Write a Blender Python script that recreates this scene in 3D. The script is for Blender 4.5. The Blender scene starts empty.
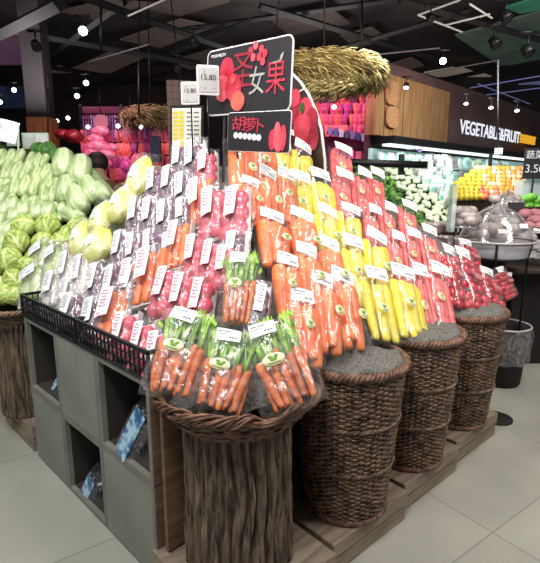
import bpy, math, random
from mathutils import Vector, Matrix, Euler
random.seed(7)
PI=math.pi; S2=math.sqrt(2)
C=bpy.context.scene.collection
def V(*a): return Vector(a)
# ---------------------------------------------------------------- camera
FPX=480.; PITCH=math.radians(11.37); H=1.6
cam=bpy.data.cameras.new('camera'); co=bpy.data.objects.new('camera',cam); C.objects.link(co)
co.location=(0,0,H); co.rotation_euler=(PI/2-PITCH,0,0)
cam.sensor_fit='HORIZONTAL'; cam.sensor_width=36; cam.lens=36*FPX/540; cam.clip_end=200
bpy.context.scene.camera=co
FW=V(0,math.cos(PITCH),-math.sin(PITCH)); UP=V(0,math.sin(PITCH),math.cos(PITCH)); EYE=V(0,0,H)
def ray(x,y): return FW+V(1,0,0)*((x-270)/FPX)-UP*((y-281.5)/FPX)
def at(x,y,Y):                      # photo position at a known distance down the hall
    r=ray(x,y); return EYE+r*(Y/r.y)
def onz(x,y,z=0):
    r=ray(x,y); return EYE+r*((z-H)/r.z)
def onpl(x,y,p0,n):
    r=ray(x,y); return EYE+r*(((p0-EYE).dot(n))/r.dot(n))
# island frame: a runs back-left along the shelf face, b back-right along the basket face
A=V(-1,1,0)/S2; B=V(1,1,0)/S2; Z=V(0,0,1)
def L(a,b,z=0): return A*(a+1.03)+B*(b+.87)+Z*z
def toL(p): return (p.dot(A)-1.03, p.dot(B)-.87, p.z)
RB=-PI/4                            # z rotation: local x -> -A, local y -> B (board seen from the left)
RA=PI/4                             # z rotation: local x -> B, local y -> A
# ---------------------------------------------------------------- materials
def newmat(name):
    m=bpy.data.materials.new(name); m.use_nodes=True; nt=m.node_tree; nt.nodes.clear()
    out=nt.nodes.new('ShaderNodeOutputMaterial'); return m,nt,out
def N(nt,t,**k):
    n=nt.nodes.new(t)
    for a,b in k.items():
        if a in n.inputs: n.inputs[a].default_value=b
        else: setattr(n,a,b)
    return n
def rgba(c): return (c[0],c[1],c[2],1)
def srgb(h):
    c=[int(h[i:i+2],16)/255 for i in (0,2,4)]
    return tuple(x/12.92 if x<=.04045 else ((x+.055)/1.055)**2.4 for x in c)
def mat(name,c1,c2=None,scale=8,rough=.6,metal=0,bump=0,bscale=None,emit=0,coat=0,coords='Object',stretch=(1,1,1),detail=4,pos=(.35,.65),sss=0,objvar=0):
    m,nt,out=newmat(name); c1=srgb(c1); c2=srgb(c2) if c2 else None
    p=N(nt,'ShaderNodeBsdfPrincipled'); p.inputs['Roughness'].default_value=rough; p.inputs['Metallic'].default_value=metal
    nt.links.new(p.outputs[0],out.inputs[0])
    tc=N(nt,'ShaderNodeTexCoord'); mp=N(nt,'ShaderNodeMapping'); mp.inputs['Scale'].default_value=stretch
    nt.links.new(tc.outputs[coords],mp.inputs[0])
    col=None
    if c2:
        no=N(nt,'ShaderNodeTexNoise',Scale=scale,Detail=detail); nt.links.new(mp.outputs[0],no.inputs['Vector'])
        cr=N(nt,'ShaderNodeValToRGB'); cr.color_ramp.elements[0].position=pos[0]; cr.color_ramp.elements[1].position=pos[1]
        cr.color_ramp.elements[0].color=rgba(c1); cr.color_ramp.elements[1].color=rgba(c2)
        nt.links.new(no.outputs['Fac'],cr.inputs[0]); col=cr.outputs[0]
    if objvar:
        oi=N(nt,'ShaderNodeObjectInfo'); hs=N(nt,'ShaderNodeHueSaturation')
        mr=N(nt,'ShaderNodeMapRange'); mr.inputs['To Min'].default_value=1-objvar; mr.inputs['To Max'].default_value=1+objvar
        nt.links.new(oi.outputs['Random'],mr.inputs[0]); nt.links.new(mr.outputs[0],hs.inputs['Value'])
        if col: nt.links.new(col,hs.inputs['Color'])
        else: hs.inputs['Color'].default_value=rgba(c1)
        col=hs.outputs[0]
    if col: nt.links.new(col,p.inputs['Base Color'])
    else: p.inputs['Base Color'].default_value=rgba(c1)
    if emit:
        if col: nt.links.new(col,p.inputs['Emission Color'])
        else: p.inputs['Emission Color'].default_value=rgba(c1)
        p.inputs['Emission Strength'].default_value=emit
    if coat: p.inputs['Coat Weight'].default_value=coat; p.inputs['Coat Roughness'].default_value=.12
    if sss: p.inputs['Subsurface Weight'].default_value=sss; p.inputs['Subsurface Scale'].default_value=.02
    if bump:
        nb=N(nt,'ShaderNodeTexNoise',Scale=bscale or scale*3,Detail=5); nt.links.new(mp.outputs[0],nb.inputs['Vector'])
        bp=N(nt,'ShaderNodeBump',Strength=bump,Distance=.01); nt.links.new(nb.outputs['Fac'],bp.inputs['Height']); nt.links.new(bp.outputs[0],p.inputs['Normal'])
    return m
def film(name,haze=.12,gloss=.16,tint=(1,1,1),scale=22):
    m,nt,out=newmat(name)
    tr=N(nt,'ShaderNodeBsdfTransparent'); tr.inputs[0].default_value=(.975*tint[0],.975*tint[1],.975*tint[2],1)
    gl=N(nt,'ShaderNodeBsdfGlossy'); gl.inputs['Roughness'].default_value=.14; gl.inputs[0].default_value=(1,1,1,1)
    df=N(nt,'ShaderNodeBsdfDiffuse'); df.inputs[0].default_value=(.93*tint[0],.9*tint[1],.92*tint[2],1)
    tc=N(nt,'ShaderNodeTexCoord'); no=N(nt,'ShaderNodeTexNoise',Scale=scale,Detail=3,Distortion=1.5); nt.links.new(tc.outputs['Object'],no.inputs['Vector'])
    bp=N(nt,'ShaderNodeBump',Strength=.9,Distance=.006); nt.links.new(no.outputs['Fac'],bp.inputs['Height']); nt.links.new(bp.outputs[0],gl.inputs['Normal'])
    cr=N(nt,'ShaderNodeMapRange'); cr.inputs['From Min'].default_value=.42; cr.inputs['From Max'].default_value=.78; cr.inputs['To Min'].default_value=haze*.45; cr.inputs['To Max'].default_value=haze*2.6
    nt.links.new(no.outputs['Fac'],cr.inputs[0])
    m1=N(nt,'ShaderNodeMixShader'); nt.links.new(cr.outputs[0],m1.inputs[0]); nt.links.new(tr.outputs[0],m1.inputs[1]); nt.links.new(df.outputs[0],m1.inputs[2])
    fr=N(nt,'ShaderNodeLayerWeight',Blend=.35); mu=N(nt,'ShaderNodeMath'); mu.operation='MULTIPLY_ADD'; mu.inputs[1].default_value=.16; mu.inputs[2].default_value=gloss*.6
    nt.links.new(bp.outputs[0],fr.inputs['Normal']); nt.links.new(fr.outputs['Facing'],mu.inputs[0])
    m2=N(nt,'ShaderNodeMixShader'); nt.links.new(mu.outputs[0],m2.inputs[0]); nt.links.new(m1.outputs[0],m2.inputs[1]); nt.links.new(gl.outputs[0],m2.inputs[2])
    nt.links.new(m2.outputs[0],out.inputs[0]); return m
def emis(name,c,s):
    m,nt,out=newmat(name); e=N(nt,'ShaderNodeEmission',Strength=s); e.inputs[0].default_value=rgba(srgb(c)); nt.links.new(e.outputs[0],out.inputs[0]); return m
def printed(name,paper,ink,scale=(60,140,1),thr=.55):       # paper with rows of tiny print
    m,nt,out=newmat(name); p=N(nt,'ShaderNodeBsdfPrincipled',Roughness=.5); nt.links.new(p.outputs[0],out.inputs[0])
    tc=N(nt,'ShaderNodeTexCoord'); mp=N(nt,'ShaderNodeMapping'); mp.inputs['Scale'].default_value=scale; nt.links.new(tc.outputs['Object'],mp.inputs[0])
    no=N(nt,'ShaderNodeTexNoise',Scale=1.0,Detail=1); nt.links.new(mp.outputs[0],no.inputs['Vector'])
    cr=N(nt,'ShaderNodeValToRGB'); cr.color_ramp.elements[0].position=thr; cr.color_ramp.elements[1].position=thr+.04
    cr.color_ramp.elements[0].color=rgba(srgb(paper)); cr.color_ramp.elements[1].color=rgba(srgb(ink))
    nt.links.new(no.outputs['Fac'],cr.inputs[0]); nt.links.new(cr.outputs[0],p.inputs['Base Color']); return m
M={}
M['film_leaf']=film('glossy_film',haze=.07,gloss=.03); M['film']=film('clear_film',haze=.05,gloss=.045); M['film_hazy']=film('hazy_film',haze=.14,gloss=.06); M['dome']=film('clear_dome',haze=.1,gloss=.3,scale=6)
M['orange']=mat('orange_carrot','f46a2a','ff8e4e',scale=10,rough=.35,bump=.25,stretch=(1,3,1),bscale=40,objvar=.08)
M['carrot_deep']=mat('deep_orange_carrot','b8501c','e8803c',scale=14,rough=.5,bump=.3,stretch=(1,3,1),bscale=50,objvar=.12)
M['yellow']=mat('yellow_carrot','ecd020','faea58',scale=10,rough=.35,bump=.25,stretch=(1,3,1),bscale=40,objvar=.08)
M['red']=mat('red_carrot','dc464e','f48880',scale=10,rough=.35,bump=.25,stretch=(1,3,1),bscale=40,objvar=.1)
M['radish']=mat('cherry_radish','b5101f','d8344a',scale=12,rough=.25,coat=.4,objvar=.15)
M['pink']=mat('pink_radish','d23a56','f08a98',scale=9,rough=.3,coat=.3,objvar=.12)
M['purple']=mat('purple_vegetable','4e1f4a','8d3c78',scale=9,rough=.3,coat=.4,objvar=.25)
M['pale']=mat('pale_vegetable','9c938f','cbc4bc',scale=12,rough=.4,objvar=.1)
M['palegreen']=mat('pale_green_vegetable','6f9440','c9d998',scale=12,rough=.4,objvar=.1)
M['stalk']=mat('carrot_stalk','5f9a25','a8cf55',scale=30,rough=.5,objvar=.15)
M['tag']=mat('white_price_tag','ffffff',rough=.5)
M['vtag']=mat('illustrated_tag','fff8f9',rough=.5)
M['vtag_grey']=mat('grey_print_tag','faf7f8',rough=.5)
M['sticker']=mat('cream_sticker','f4edc0',rough=.5); M['sticker_green']=mat('sticker_green','6d9a2f',rough=.5); M['sticker_brown']=mat('sticker_brown','b98a3a',rough=.5)
M['tray']=mat('clear_tray','e9e2e4',rough=.3)
M['wicker']=mat('brown_wicker','38271c','84664e',scale=25,rough=.38,coat=.25,bump=.3,bscale=90)
M['wicker2']=mat('reddish_wicker','472c20','84604a',scale=25,rough=.5,bump=.3,bscale=90)
M['bark']=mat('bark','2c211a','8a7662',scale=11,rough=.95,bump=.9,bscale=24,stretch=(7,7,.7),pos=(.34,.68),detail=8)
M['panel']=mat('grey_panel','7a7c73','8e9086',scale=3,rough=.55,bump=.05)
M['panel_edge']=mat('panel_edge','6f6e66','83827a',scale=6,rough=.6)
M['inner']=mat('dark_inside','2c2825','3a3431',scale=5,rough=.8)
M['wood']=mat('grey_brown_wood','5c4636','836952',scale=4,rough=.6,bump=.2,stretch=(.6,.6,6),bscale=12)
M['plinth']=mat('plinth_wood','7a6a5a','9c8c7a',scale=4,rough=.6,bump=.15,stretch=(1,8,8),bscale=8)
M['black']=mat('black_plastic','15171c',rough=.4); M['darkmetal']=mat('dark_metal','101013',rough=.5,metal=.3)
M['burlap']=mat('grey_burlap','4d4d49','85837b',scale=120,rough=.95,bump=.8,bscale=200)
M['board']=mat('charcoal_board','2b292c','37343a',scale=2,rough=.5); M['white']=mat('white_edge','f3f1f2',rough=.5)
M['signred']=mat('sign_red','c8233c','e8556a',scale=9,rough=.5); M['signdeep']=mat('sign_deep_red','8e2036','c03a4e',scale=14,rough=.5)
M['signgrey']=mat('sign_grey','a9a5a0','d9d5cf',scale=14,rough=.5); M['signorange']=mat('sign_orange','f0603a',rough=.5); M['signpink']=mat('sign_pink','f77f8c','ef5064',scale=8,rough=.5)
M['signtom']=mat('sign_tomato','e0484c','f27a68',scale=8,rough=.5); M['signgreen']=mat('sign_green','47602f',rough=.5)
M['eink']=printed('price_display','c9c9c6','77777a',(90,150,90),.68)
M['ink']=mat('black_ink','1f1d20',rough=.5)
M['paddle']=mat('dusty_pink_board','a86a72','b87c80',scale=5,rough=.6)
# ---------------------------------------------------------------- mesh helper
class MB:
    def __init__(s): s.v=[]; s.f=[]; s.m=[]; s.cur=0; s.T=Matrix.Identity(4)
    def add(s,vs,fs):
        o=len(s.v); s.v+=[s.T@Vector(p) for p in vs]; s.f+=[[i+o for i in f] for f in fs]; s.m+=[s.cur]*len(fs); return s
    def box(s,c,d,rot=None,bev=0):
        x,y,z=d[0]/2,d[1]/2,d[2]/2
        vs=[Vector((i*x,j*y,k*z)) for i in(-1,1) for j in(-1,1) for k in(-1,1)]
        if rot: R=Euler(rot).to_matrix(); vs=[R@v for v in vs]
        c=Vector(c); vs=[v+c for v in vs]
        return s.add(vs,[(0,1,3,2),(4,6,7,5),(0,4,5,1),(2,3,7,6),(0,2,6,4),(1,5,7,3)])
    def tube(s,pts,r,n=8,closed=False,cap=True):
        pts=[Vector(p) for p in pts]; k=len(pts); rs=r if hasattr(r,'__len__') else [r]*k
        vs=[]; up=None
        for i,p in enumerate(pts):
            if closed: t=pts[(i+1)%k]-pts[i-1]
            else: t=pts[min(i+1,k-1)]-pts[max(i-1,0)]
            if t.length<1e-9: t=Z.copy()
            t.normalize()
            if up is None: up=Vector((1,0,0)) if abs(t.x)<.8 else Vector((0,1,0))
            u=(up-t*up.dot(t))
            if u.length<1e-6: u=t.orthogonal()
            u.normalize(); w=t.cross(u); up=u
            for j in range(n):
                a=2*PI*j/n; vs.append(p+(u*math.cos(a)+w*math.sin(a))*rs[i])
        fs=[]
        for i in range(k if closed else k-1):
            for j in range(n):
                a=i*n+j; b=i*n+(j+1)%n; c=((i+1)%k)*n+(j+1)%n; d=((i+1)%k)*n+j
                fs.append((a,b,c,d))
        if cap and not closed: fs.append(tuple(range(n))[::-1]); fs.append(tuple((k-1)*n+j for j in range(n)))
        return s.add(vs,fs)
    def lathe(s,prof,n=16,c=(0,0,0),fn=None,sx=1,sy=1,cap=True):
        c=Vector(c); vs=[]
        for (r,z) in prof:
            for j in range(n):
                a=2*PI*j/n; q=r*(fn(a,z) if fn else 1); vs.append(c+V(q*sx*math.cos(a),q*sy*math.sin(a),z))
        fs=[(i*n+j,i*n+(j+1)%n,(i+1)*n+(j+1)%n,(i+1)*n+j) for i in range(len(prof)-1) for j in range(n)]
        if cap: fs.append(tuple(range(n))[::-1]); fs.append(tuple((len(prof)-1)*n+j for j in range(n)))
        return s.add(vs,fs)
    def ball(s,c,r,nu=12,nv=8,fn=None):
        r=(r,r,r) if not hasattr(r,'__len__') else r; c=Vector(c); vs=[c+V(0,0,-r[2])]
        for i in range(1,nv):
            t=-PI/2+PI*i/nv
            for j in range(nu):
                a=2*PI*j/nu; q=fn(a,t) if fn else 1
                vs.append(c+V(r[0]*math.cos(t)*math.cos(a)*q,r[1]*math.cos(t)*math.sin(a)*q,r[2]*math.sin(t)*(q if fn else 1)))
        vs.append(c+V(0,0,r[2])); e=len(vs)-1; fs=[]
        for j in range(nu):
            fs.append((0,1+(j+1)%nu,1+j)); fs.append((e,e-nu+j,e-nu+(j+1)%nu))
        for i in range(nv-2):
            for j in range(nu): a=1+i*nu; fs.append((a+j,a+(j+1)%nu,a+nu+(j+1)%nu,a+nu+j))
        return s.add(vs,fs)
    def grid(s,fn,nu,nv,two=False):
        vs=[fn(i/nu,j/nv) for i in range(nu+1) for j in range(nv+1)]
        fs=[(i*(nv+1)+j,(i+1)*(nv+1)+j,(i+1)*(nv+1)+j+1,i*(nv+1)+j+1) for i in range(nu) for j in range(nv)]
        return s.add(vs,fs)
    def slab(s,outline,y0,y1):        # outline in x,z extruded along y
        n=len(outline); vs=[(x,y0,z) for x,z in outline]+[(x,y1,z) for x,z in outline]
        fs=[tuple(range(n)),tuple(range(2*n-1,n-1,-1))]+[(i,i+n,(i+1)%n+n,(i+1)%n) for i in range(n)]
        return s.add(vs,fs)
    def mesh(s,name,mats,smooth=True):
        me=bpy.data.meshes.new(name); me.from_pydata([tuple(v) for v in s.v],[],s.f)
        for m in (mats if isinstance(mats,(list,tuple)) else [mats]): me.materials.append(m)
        me.polygons.foreach_set('material_index',s.m)
        if smooth: me.polygons.foreach_set('use_smooth',[True]*len(me.polygons))
        me.update(); return me
    def build(s,name,mats,parent=None,smooth=True,loc=None):
        o=bpy.data.objects.new(name,s.mesh(name,mats,smooth)); C.objects.link(o)
        if parent: o.parent=parent
        if loc is not None: o.location=loc
        return o
def tag(o,label=None,cat=None,group=None,kind=None):
    if label: o['label']=label
    if cat: o['category']=cat
    if group: o['group']=group
    if kind: o['kind']=kind
    return o
def empty(name,loc=(0,0,0),rz=0):
    o=bpy.data.objects.new(name,None); C.objects.link(o); o.empty_display_size=.05; o.location=loc; o.rotation_euler=(0,0,rz); return o
def kids(o): return [c for c in KIDS.get(o.name,[])]
KIDS={}
def reg(root):
    KIDS.clear()
    for o in bpy.data.objects:
        if o.parent: KIDS.setdefault(o.parent.name,[]).append(o)
def copy_tree(o,parent=None):
    c=o.copy(); C.objects.link(c)
    for k in ('label','group'):
        if parent is None and k in c: del c[k]
    if parent: c.parent=parent; c.matrix_parent_inverse=o.matrix_parent_inverse
    for ch in kids(o): copy_tree(ch,c)
    return c
def drop_tree(o):
    for ch in kids(o): drop_tree(ch)
    bpy.data.objects.remove(o)
def struct(o): o['kind']='structure'; return o
def basis(x,y,z,p): return Matrix(((x.x,y.x,z.x,p.x),(x.y,y.y,z.y,p.y),(x.z,y.z,z.z,p.z),(0,0,0,1)))
def text(name,body,size,m,parent,loc,rot=(PI/2,0,0),extrude=.002,bold=0,sx=1,align='CENTER'):
    cu=bpy.data.curves.new(name,'FONT'); cu.body=body; cu.size=size; cu.extrude=extrude; cu.offset=bold; cu.align_x=align; cu.align_y='CENTER'
    t=bpy.data.objects.new(name,cu); C.objects.link(t)
    dg=bpy.context.evaluated_depsgraph_get(); me=bpy.data.meshes.new_from_object(t.evaluated_get(dg)); bpy.data.objects.remove(t)
    me.materials.clear(); me.materials.append(m)
    o=bpy.data.objects.new(name,me); C.objects.link(o); o.parent=parent; o.location=loc; o.rotation_euler=rot; o.scale=(sx,1,1); return o
ORD=['first','second','third','fourth','fifth','sixth','seventh','eighth','ninth','tenth','eleventh','twelfth','thirteenth','fourteenth','fifteenth','sixteenth','seventeenth','eighteenth','nineteenth','twentieth']
# ---------------------------------------------------------------- the room
mf,nt,out=newmat('floor_tiles')
p=N(nt,'ShaderNodeBsdfPrincipled',Roughness=.38); nt.links.new(p.outputs[0],out.inputs[0])
tc=N(nt,'ShaderNodeTexCoord'); mp=N(nt,'ShaderNodeMapping'); mp.inputs['Rotation'].default_value=(0,0,.95); nt.links.new(tc.outputs['Object'],mp.inputs[0])
bk=N(nt,'ShaderNodeTexBrick',Scale=1.0); bk.inputs['Brick Width'].default_value=1.0; bk.inputs['Row Height'].default_value=1.0; bk.inputs['Mortar Size'].default_value=.004; bk.offset=0
bk.inputs['Color1'].default_value=rgba(srgb('a3a297')); bk.inputs['Color2'].default_value=rgba(srgb('a9a89d')); bk.inputs['Mortar'].default_value=rgba(srgb('8a897f'))
nt.links.new(mp.outputs[0],bk.inputs['Vector'])
no=N(nt,'ShaderNodeTexNoise',Scale=2.2,Detail=6); nt.links.new(tc.outputs['Object'],no.inputs['Vector'])
mx=N(nt,'ShaderNodeMix',data_type='RGBA',blend_type='OVERLAY'); mx.inputs[0].default_value=.3
nt.links.new(bk.outputs['Color'],mx.inputs[6]); nt.links.new(no.outputs['Fac'],mx.inputs[7]); nt.links.new(mx.outputs[2],p.inputs['Base Color'])
mb=MB(); mb.box((1,8,-.05),(30,24,.1)); struct(mb.build('floor',mf,smooth=False))
M['ceil']=mat('dark_ceiling','2c2729','454040',scale=1.2,rough=.9)
mb=MB(); mb.box((1,8,4.85),(30,24,.1)); struct(mb.build('ceiling',M['ceil'],smooth=False))
M['wallfar']=mat('dark_wall','1d1417','2b1e22',scale=2,rough=.8)
mb=MB(); mb.box((1,14.05,2.4),(30,.1,4.9)); struct(mb.build('wall_back',M['wallfar'],smooth=False))
mb=MB(); mb.box((-9.05,8,2.4),(.1,24,4.9)); struct(mb.build('wall_left',M['wallfar'],smooth=False))
# ---------------------------------------------------------------- plinths
WD=.555
def plinth(b0,label,a0=0.0,dep=.5,w=WD):
    t=empty('wooden_plinth',L(a0,b0,0),RA-.06); tag(t,label,'plinth',)
    for k in range(2):
        m=MB(); m.box((w/2,dep/2-.003,.039+k*.082),(w-.014,dep+.006-(0.0 if k else .014),.070)); o=m.build('board',M['plinth'],t,False)
        md=o.modifiers.new('b','BEVEL'); md.width=.004; md.segments=2
    return t
plinth(-.05,'two-layer wooden plinth under the bark stump with the carrot bowl')
plinth(.515,'two-layer wooden plinth under the wicker basket nearest the bark stump',.0)
plinth(1.085,'two-layer wooden plinth under the middle tall wicker basket',.0)
plinth(1.66,'two-layer wooden plinth under the tall wicker basket furthest right',.0)
t=empty('wooden_plinth',L(1.88,0,0),RB); tag(t,'low wooden plinth under the bark stump at the left end of the shelves','plinth')
for k in range(2):
    m=MB(); m.box((-.26,.25,.042+k*.08),(.52,.5,.074)); m.build('board',M['plinth'],t,False)
# ---------------------------------------------------------------- bark stumps
def stump(loc,h,r,seed,label):
    rnd=random.Random(seed); t=empty('bark_stump',loc); tag(t,label,'stump')
    n=260
    ph=[rnd.random()*9 for _ in range(8)]
    K=34; wid=[rnd.uniform(.6,1.5) for _ in range(K)]; s=sum(wid); edges=[0]
    for w in wid: edges.append(edges[-1]+w/s*2*PI)
    hgt=[rnd.uniform(-.5,1) for _ in range(K)]
    def fn(a,z):
        a2=(a+.05*math.sin(z*7+ph[0])+.03*math.sin(z*17+ph[1])+.02*math.sin(a*9+z*11))%(2*PI)
        for i in range(K):
            if edges[i]<=a2<edges[i+1]: break
        q=(a2-edges[i])/(edges[i+1]-edges[i]); prof=min(q,1-q)*2
        g=min(1,prof*2.6)
        brk=math.sin(z*(9+i%5*3)+i*2.1)
        return 1+(-.10*(1-g))+.022*hgt[i]*g+.012*math.sin(z*31+i*3)*g+.008*math.sin(a*40+z*9)+(.012 if brk>.55 else 0)*g
    prof=[(r*(1.04-.04*min(1,z/.3)),z) for z in [h*i/46 for i in range(47)]]
    m=MB(); m.lathe(prof,n,fn=fn); m.build('bark',M['bark'],t,True)
    return t
SC=(.26,.245)
stump(L(*SC,.158),.60,.205,3,'rough brown bark stump carrying the wicker bowl of leafy carrot bags')
stump(L(2.17,.10,.158),.62,.16,5,'bark stump at the left end of the shelves under the cabbages')
# ---------------------------------------------------------------- wicker baskets
def weave(m,rfun,z0,z1,rows,stakes,amp,rs,sx=1,sy=1,wob=0,seed=1):
    rnd=random.Random(seed); n=stakes*4
    for k in range(rows):
        z=z0+(z1-z0)*k/(rows-1); pts=[]; ph=PI*(k%2); w1=rnd.random()*6
        for j in range(n):
            a=2*PI*j/n; r=rfun(z)+amp*math.cos(stakes*a/2+ph)
            zz=z+wob*math.sin(3*a+w1)
            pts.append((r*math.cos(a)*sx,r*math.sin(a)*sy,zz))
        m.tube(pts,rs*rnd.uniform(.85,1.12),5,closed=True)
def rimring(m,r,z,rs,twist,sx=1,sy=1,strands=3,amp=.01):
    n=140
    for s in range(strands):
        pts=[]
        for j in range(n):
            a=2*PI*j/n; q=twist*a+2*PI*s/strands; rr=r+amp*math.cos(q); pts.append((rr*math.cos(a)*sx,rr*math.sin(a)*sy,z+amp*math.sin(q)))
        m.tube(pts,rs,6,closed=True)
def tall_basket():
    t=empty('wicker_basket'); h=.70; r0=.176; r1=.24
    rf=lambda z: r0+(r1-r0)*(z/h)**.85
    m=MB(); weave(m,rf,.02,h-.02,60,48,.005,.0058,wob=.002); m.build('woven_wall',M['wicker'],t)
    m=MB()
    for j in range(48):
        a=2*PI*j/48; m.tube([((rf(z))*math.cos(a),(rf(z))*math.sin(a),z) for z in (0,h*.33,h*.66,h)],.0055,5)
    m.build('stakes',M['wicker'],t)
    m=MB(); rimring(m,r1+.004,h,.010,26,amp=.012); m.build('rim',M['wicker2'],t)
    m=MB()
    for z in (h*.36,h*.66): rimring(m,rf(z)+.006,z,.006,30,amp=.005,strands=2)
    m.build('waling_band',M['wicker'],t)
    m=MB(); rimring(m,r0+.004,.012,.009,22,amp=.008); m.build('foot_ring',M['wicker2'],t)
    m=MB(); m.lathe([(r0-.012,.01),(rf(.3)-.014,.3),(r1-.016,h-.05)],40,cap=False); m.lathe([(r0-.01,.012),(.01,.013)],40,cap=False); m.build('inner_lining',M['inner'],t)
    return t
bk0=tall_basket(); reg(bk0)
BL=['tall brown wicker basket nearest the bark stump, below the orange carrots','tall brown wicker basket in the middle of the three, below yellow carrots','tall brown wicker basket furthest right, below the cherry radish bags']
for i,(b,q) in enumerate(zip((.79,1.355,1.955),(0,1.1,2.3))):
    o=bk0 if i==0 else copy_tree(bk0); o.location=L(.14,b,.158); o.rotation_euler=(0,0,q); tag(o,BL[i],'basket','tall wicker baskets along the right face'); 
# bowl on the stump
t=empty('wicker_bowl',L(*SC,.745)); t.scale=(1,1,1.2); tag(t,'shallow reddish wicker bowl on the bark stump holding leafy carrot bags','basket')
rf=lambda z: .20+.105*(max(0,z)/.1)**.7
m=MB(); weave(m,rf,.0,.095,13,40,.006,.0062,wob=.004); m.build('woven_wall',M['wicker2'],t)
m=MB()
for s in range(9):
    pts=[]; rnd=random.Random(s)
    for j in range(120):
        a=2*PI*j/120; q=(6+s)*a+s; rr=.306+.010*math.cos(q)+.004*math.sin(5*a+s); pts.append((rr*math.cos(a),rr*math.sin(a),.1+.014*math.sin(q)+.004*math.sin(3*a+s*2)))
    m.tube(pts,.0042,5,closed=True)
m.build('rim',M['wicker2'],t)
m=MB(); m.lathe([(.01,.0),(.19,.0),(.27,.05),(.29,.085)],40,cap=False); m.build('lining',M['burlap'],t)
# ---------------------------------------------------------------- cube shelves on the left face
CU=.443; TOPZ=.875; CH=TOPZ/2
def cube(i,row,open_,label):
    t=empty('display_cube',L(.485+i*CU,0,row*CH),RB); tag(t,label,'display cube')
    w=CU-.004; h=CH-.003; d=.42; e=.022
    m=MB()      # local x runs toward -A, so cube spans x from -CU to 0
    m.box((-w/2,d/2,e/2),(w,d,e)); m.box((-w/2,d/2,h-e/2),(w,d,e)); m.box((-e/2,d/2,h/2),(e,d,h-2*e)); m.box((-w+e/2,d/2,h/2),(e,d,h-2*e))
    o=m.build('frame',M['panel_edge'],t,False)
    if i==0:
        m=MB(); m.box((.001,d/2,h/2),(.006,d-.004,h-.006)); m.build('side_panel',M['wood'],t,False)
    if open_:
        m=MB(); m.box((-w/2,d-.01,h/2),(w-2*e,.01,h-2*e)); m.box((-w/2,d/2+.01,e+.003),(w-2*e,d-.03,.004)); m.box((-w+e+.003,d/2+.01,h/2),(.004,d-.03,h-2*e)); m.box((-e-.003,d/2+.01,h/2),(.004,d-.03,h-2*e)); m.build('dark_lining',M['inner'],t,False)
    else:
        m=MB(); m.box((-w/2,.006,h/2),(w-2*e+.01,.014,h-2*e+.01)); m.build('door_panel',M['panel'],t,False)
    return t
cube(0,1,1,'open grey cube shelf, top row nearest the camera, with blue bag inside')
cube(1,1,0,'closed grey cube in the middle of the top row')
cube(2,1,1,'open grey cube shelf at the far left of the top row')
cube(0,0,0,'closed grey cube on the floor nearest the camera')
cube(1,0,1,'open grey cube in the middle of the bottom row holding blue packs')
cube(2,0,0,'closed grey cube on the floor at the far left')
# wooden upright boards between cubes and stump
# dark core below the produce
m=MB()
def bx(a0,a1,b0,b1,z0,z1):
    vs=[L(a,b,z) for a in(a0,a1) for b in(b0,b1) for z in(z0,z1)]
    m.add(vs,[(0,1,3,2),(4,6,7,5),(0,4,5,1),(2,3,7,6),(0,2,6,4),(1,5,7,3)])
bx(.5,1.8,.44,2.6,0,.84); bx(.445,.5,.44,2.6,.0,.84)
M['core']=mat('black_core','0f0b0b','1c1413',scale=3,rough=.8)
o=m.build('base_cabinet',M['core'],smooth=False); tag(o,'black base cabinet hidden behind the cubes and wicker baskets','cabinet')
# ---------------------------------------------------------------- mound
R0=L(.1,0,.88); Rn=(-A*.84+Z*.8).normalized()
L0=L(0,.1,.9); Ln=(-B*.8+Z*.7).normalized()
N0=L(.12,.12,.84); Nn=(-A*.5-B*.5+Z*.65).normalized()
def zR(a): return .88+(a-.1)*.84/.8
def zL(b): return .9+(b-.1)*.8/.7
def zN(a,b): return .84+((a-.12)*.5+(b-.12)*.5)/.65
m=MB()
def mf_(u,v):
    a=.10+u*1.87; b=.04+v*2.68
    z=min(zR(a),zL(b),zN(a,b)+.04,1.74,zR(.1)+(2.75-b)*.9, .9+(2.05-a)*1.1)-.045
    return L(a,b,max(z,.8,.895 if a>.45 and b<.4 else 0)+.006*math.sin(a*37)*math.sin(b*31))
m.grid(mf_,60,84)
o=m.build('sloping_mound',M['burlap']); tag(o,'grey burlap covered mound sloping up under all the bags','display mound')
# cloth flaps over the tall baskets
for i,b in enumerate((.79,1.355,1.955)):
    m=MB()
    def cf(u,v,b=b,i=i):
        ang=0
        rr=.05+v*.188
        # fan over the front half of the basket
        th=-PI*.62+ (u-.5)*PI*.84
        c=L(.14,b,0); x=c.x+math.cos(th+PI/4)*rr; y=c.y+math.sin(th+PI/4)*rr
        z=.875+.03*(1-v)+.008*math.sin(u*19+i)+.005*math.sin(v*9+u*30)-(.012 if v>.93 else 0)
        return V(x,y,z)
    m.grid(cf,28,10)
    o=m.build('burlap_liner',M['burlap']); md=o.modifiers.new('s','SOLIDIFY'); md.thickness=.004
    tag(o,['grey burlap cloth folded over the basket below orange carrots','grey burlap cloth folded over the basket below yellow carrots','grey burlap cloth folded over the basket below radish bags'][i],'cloth')
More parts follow.
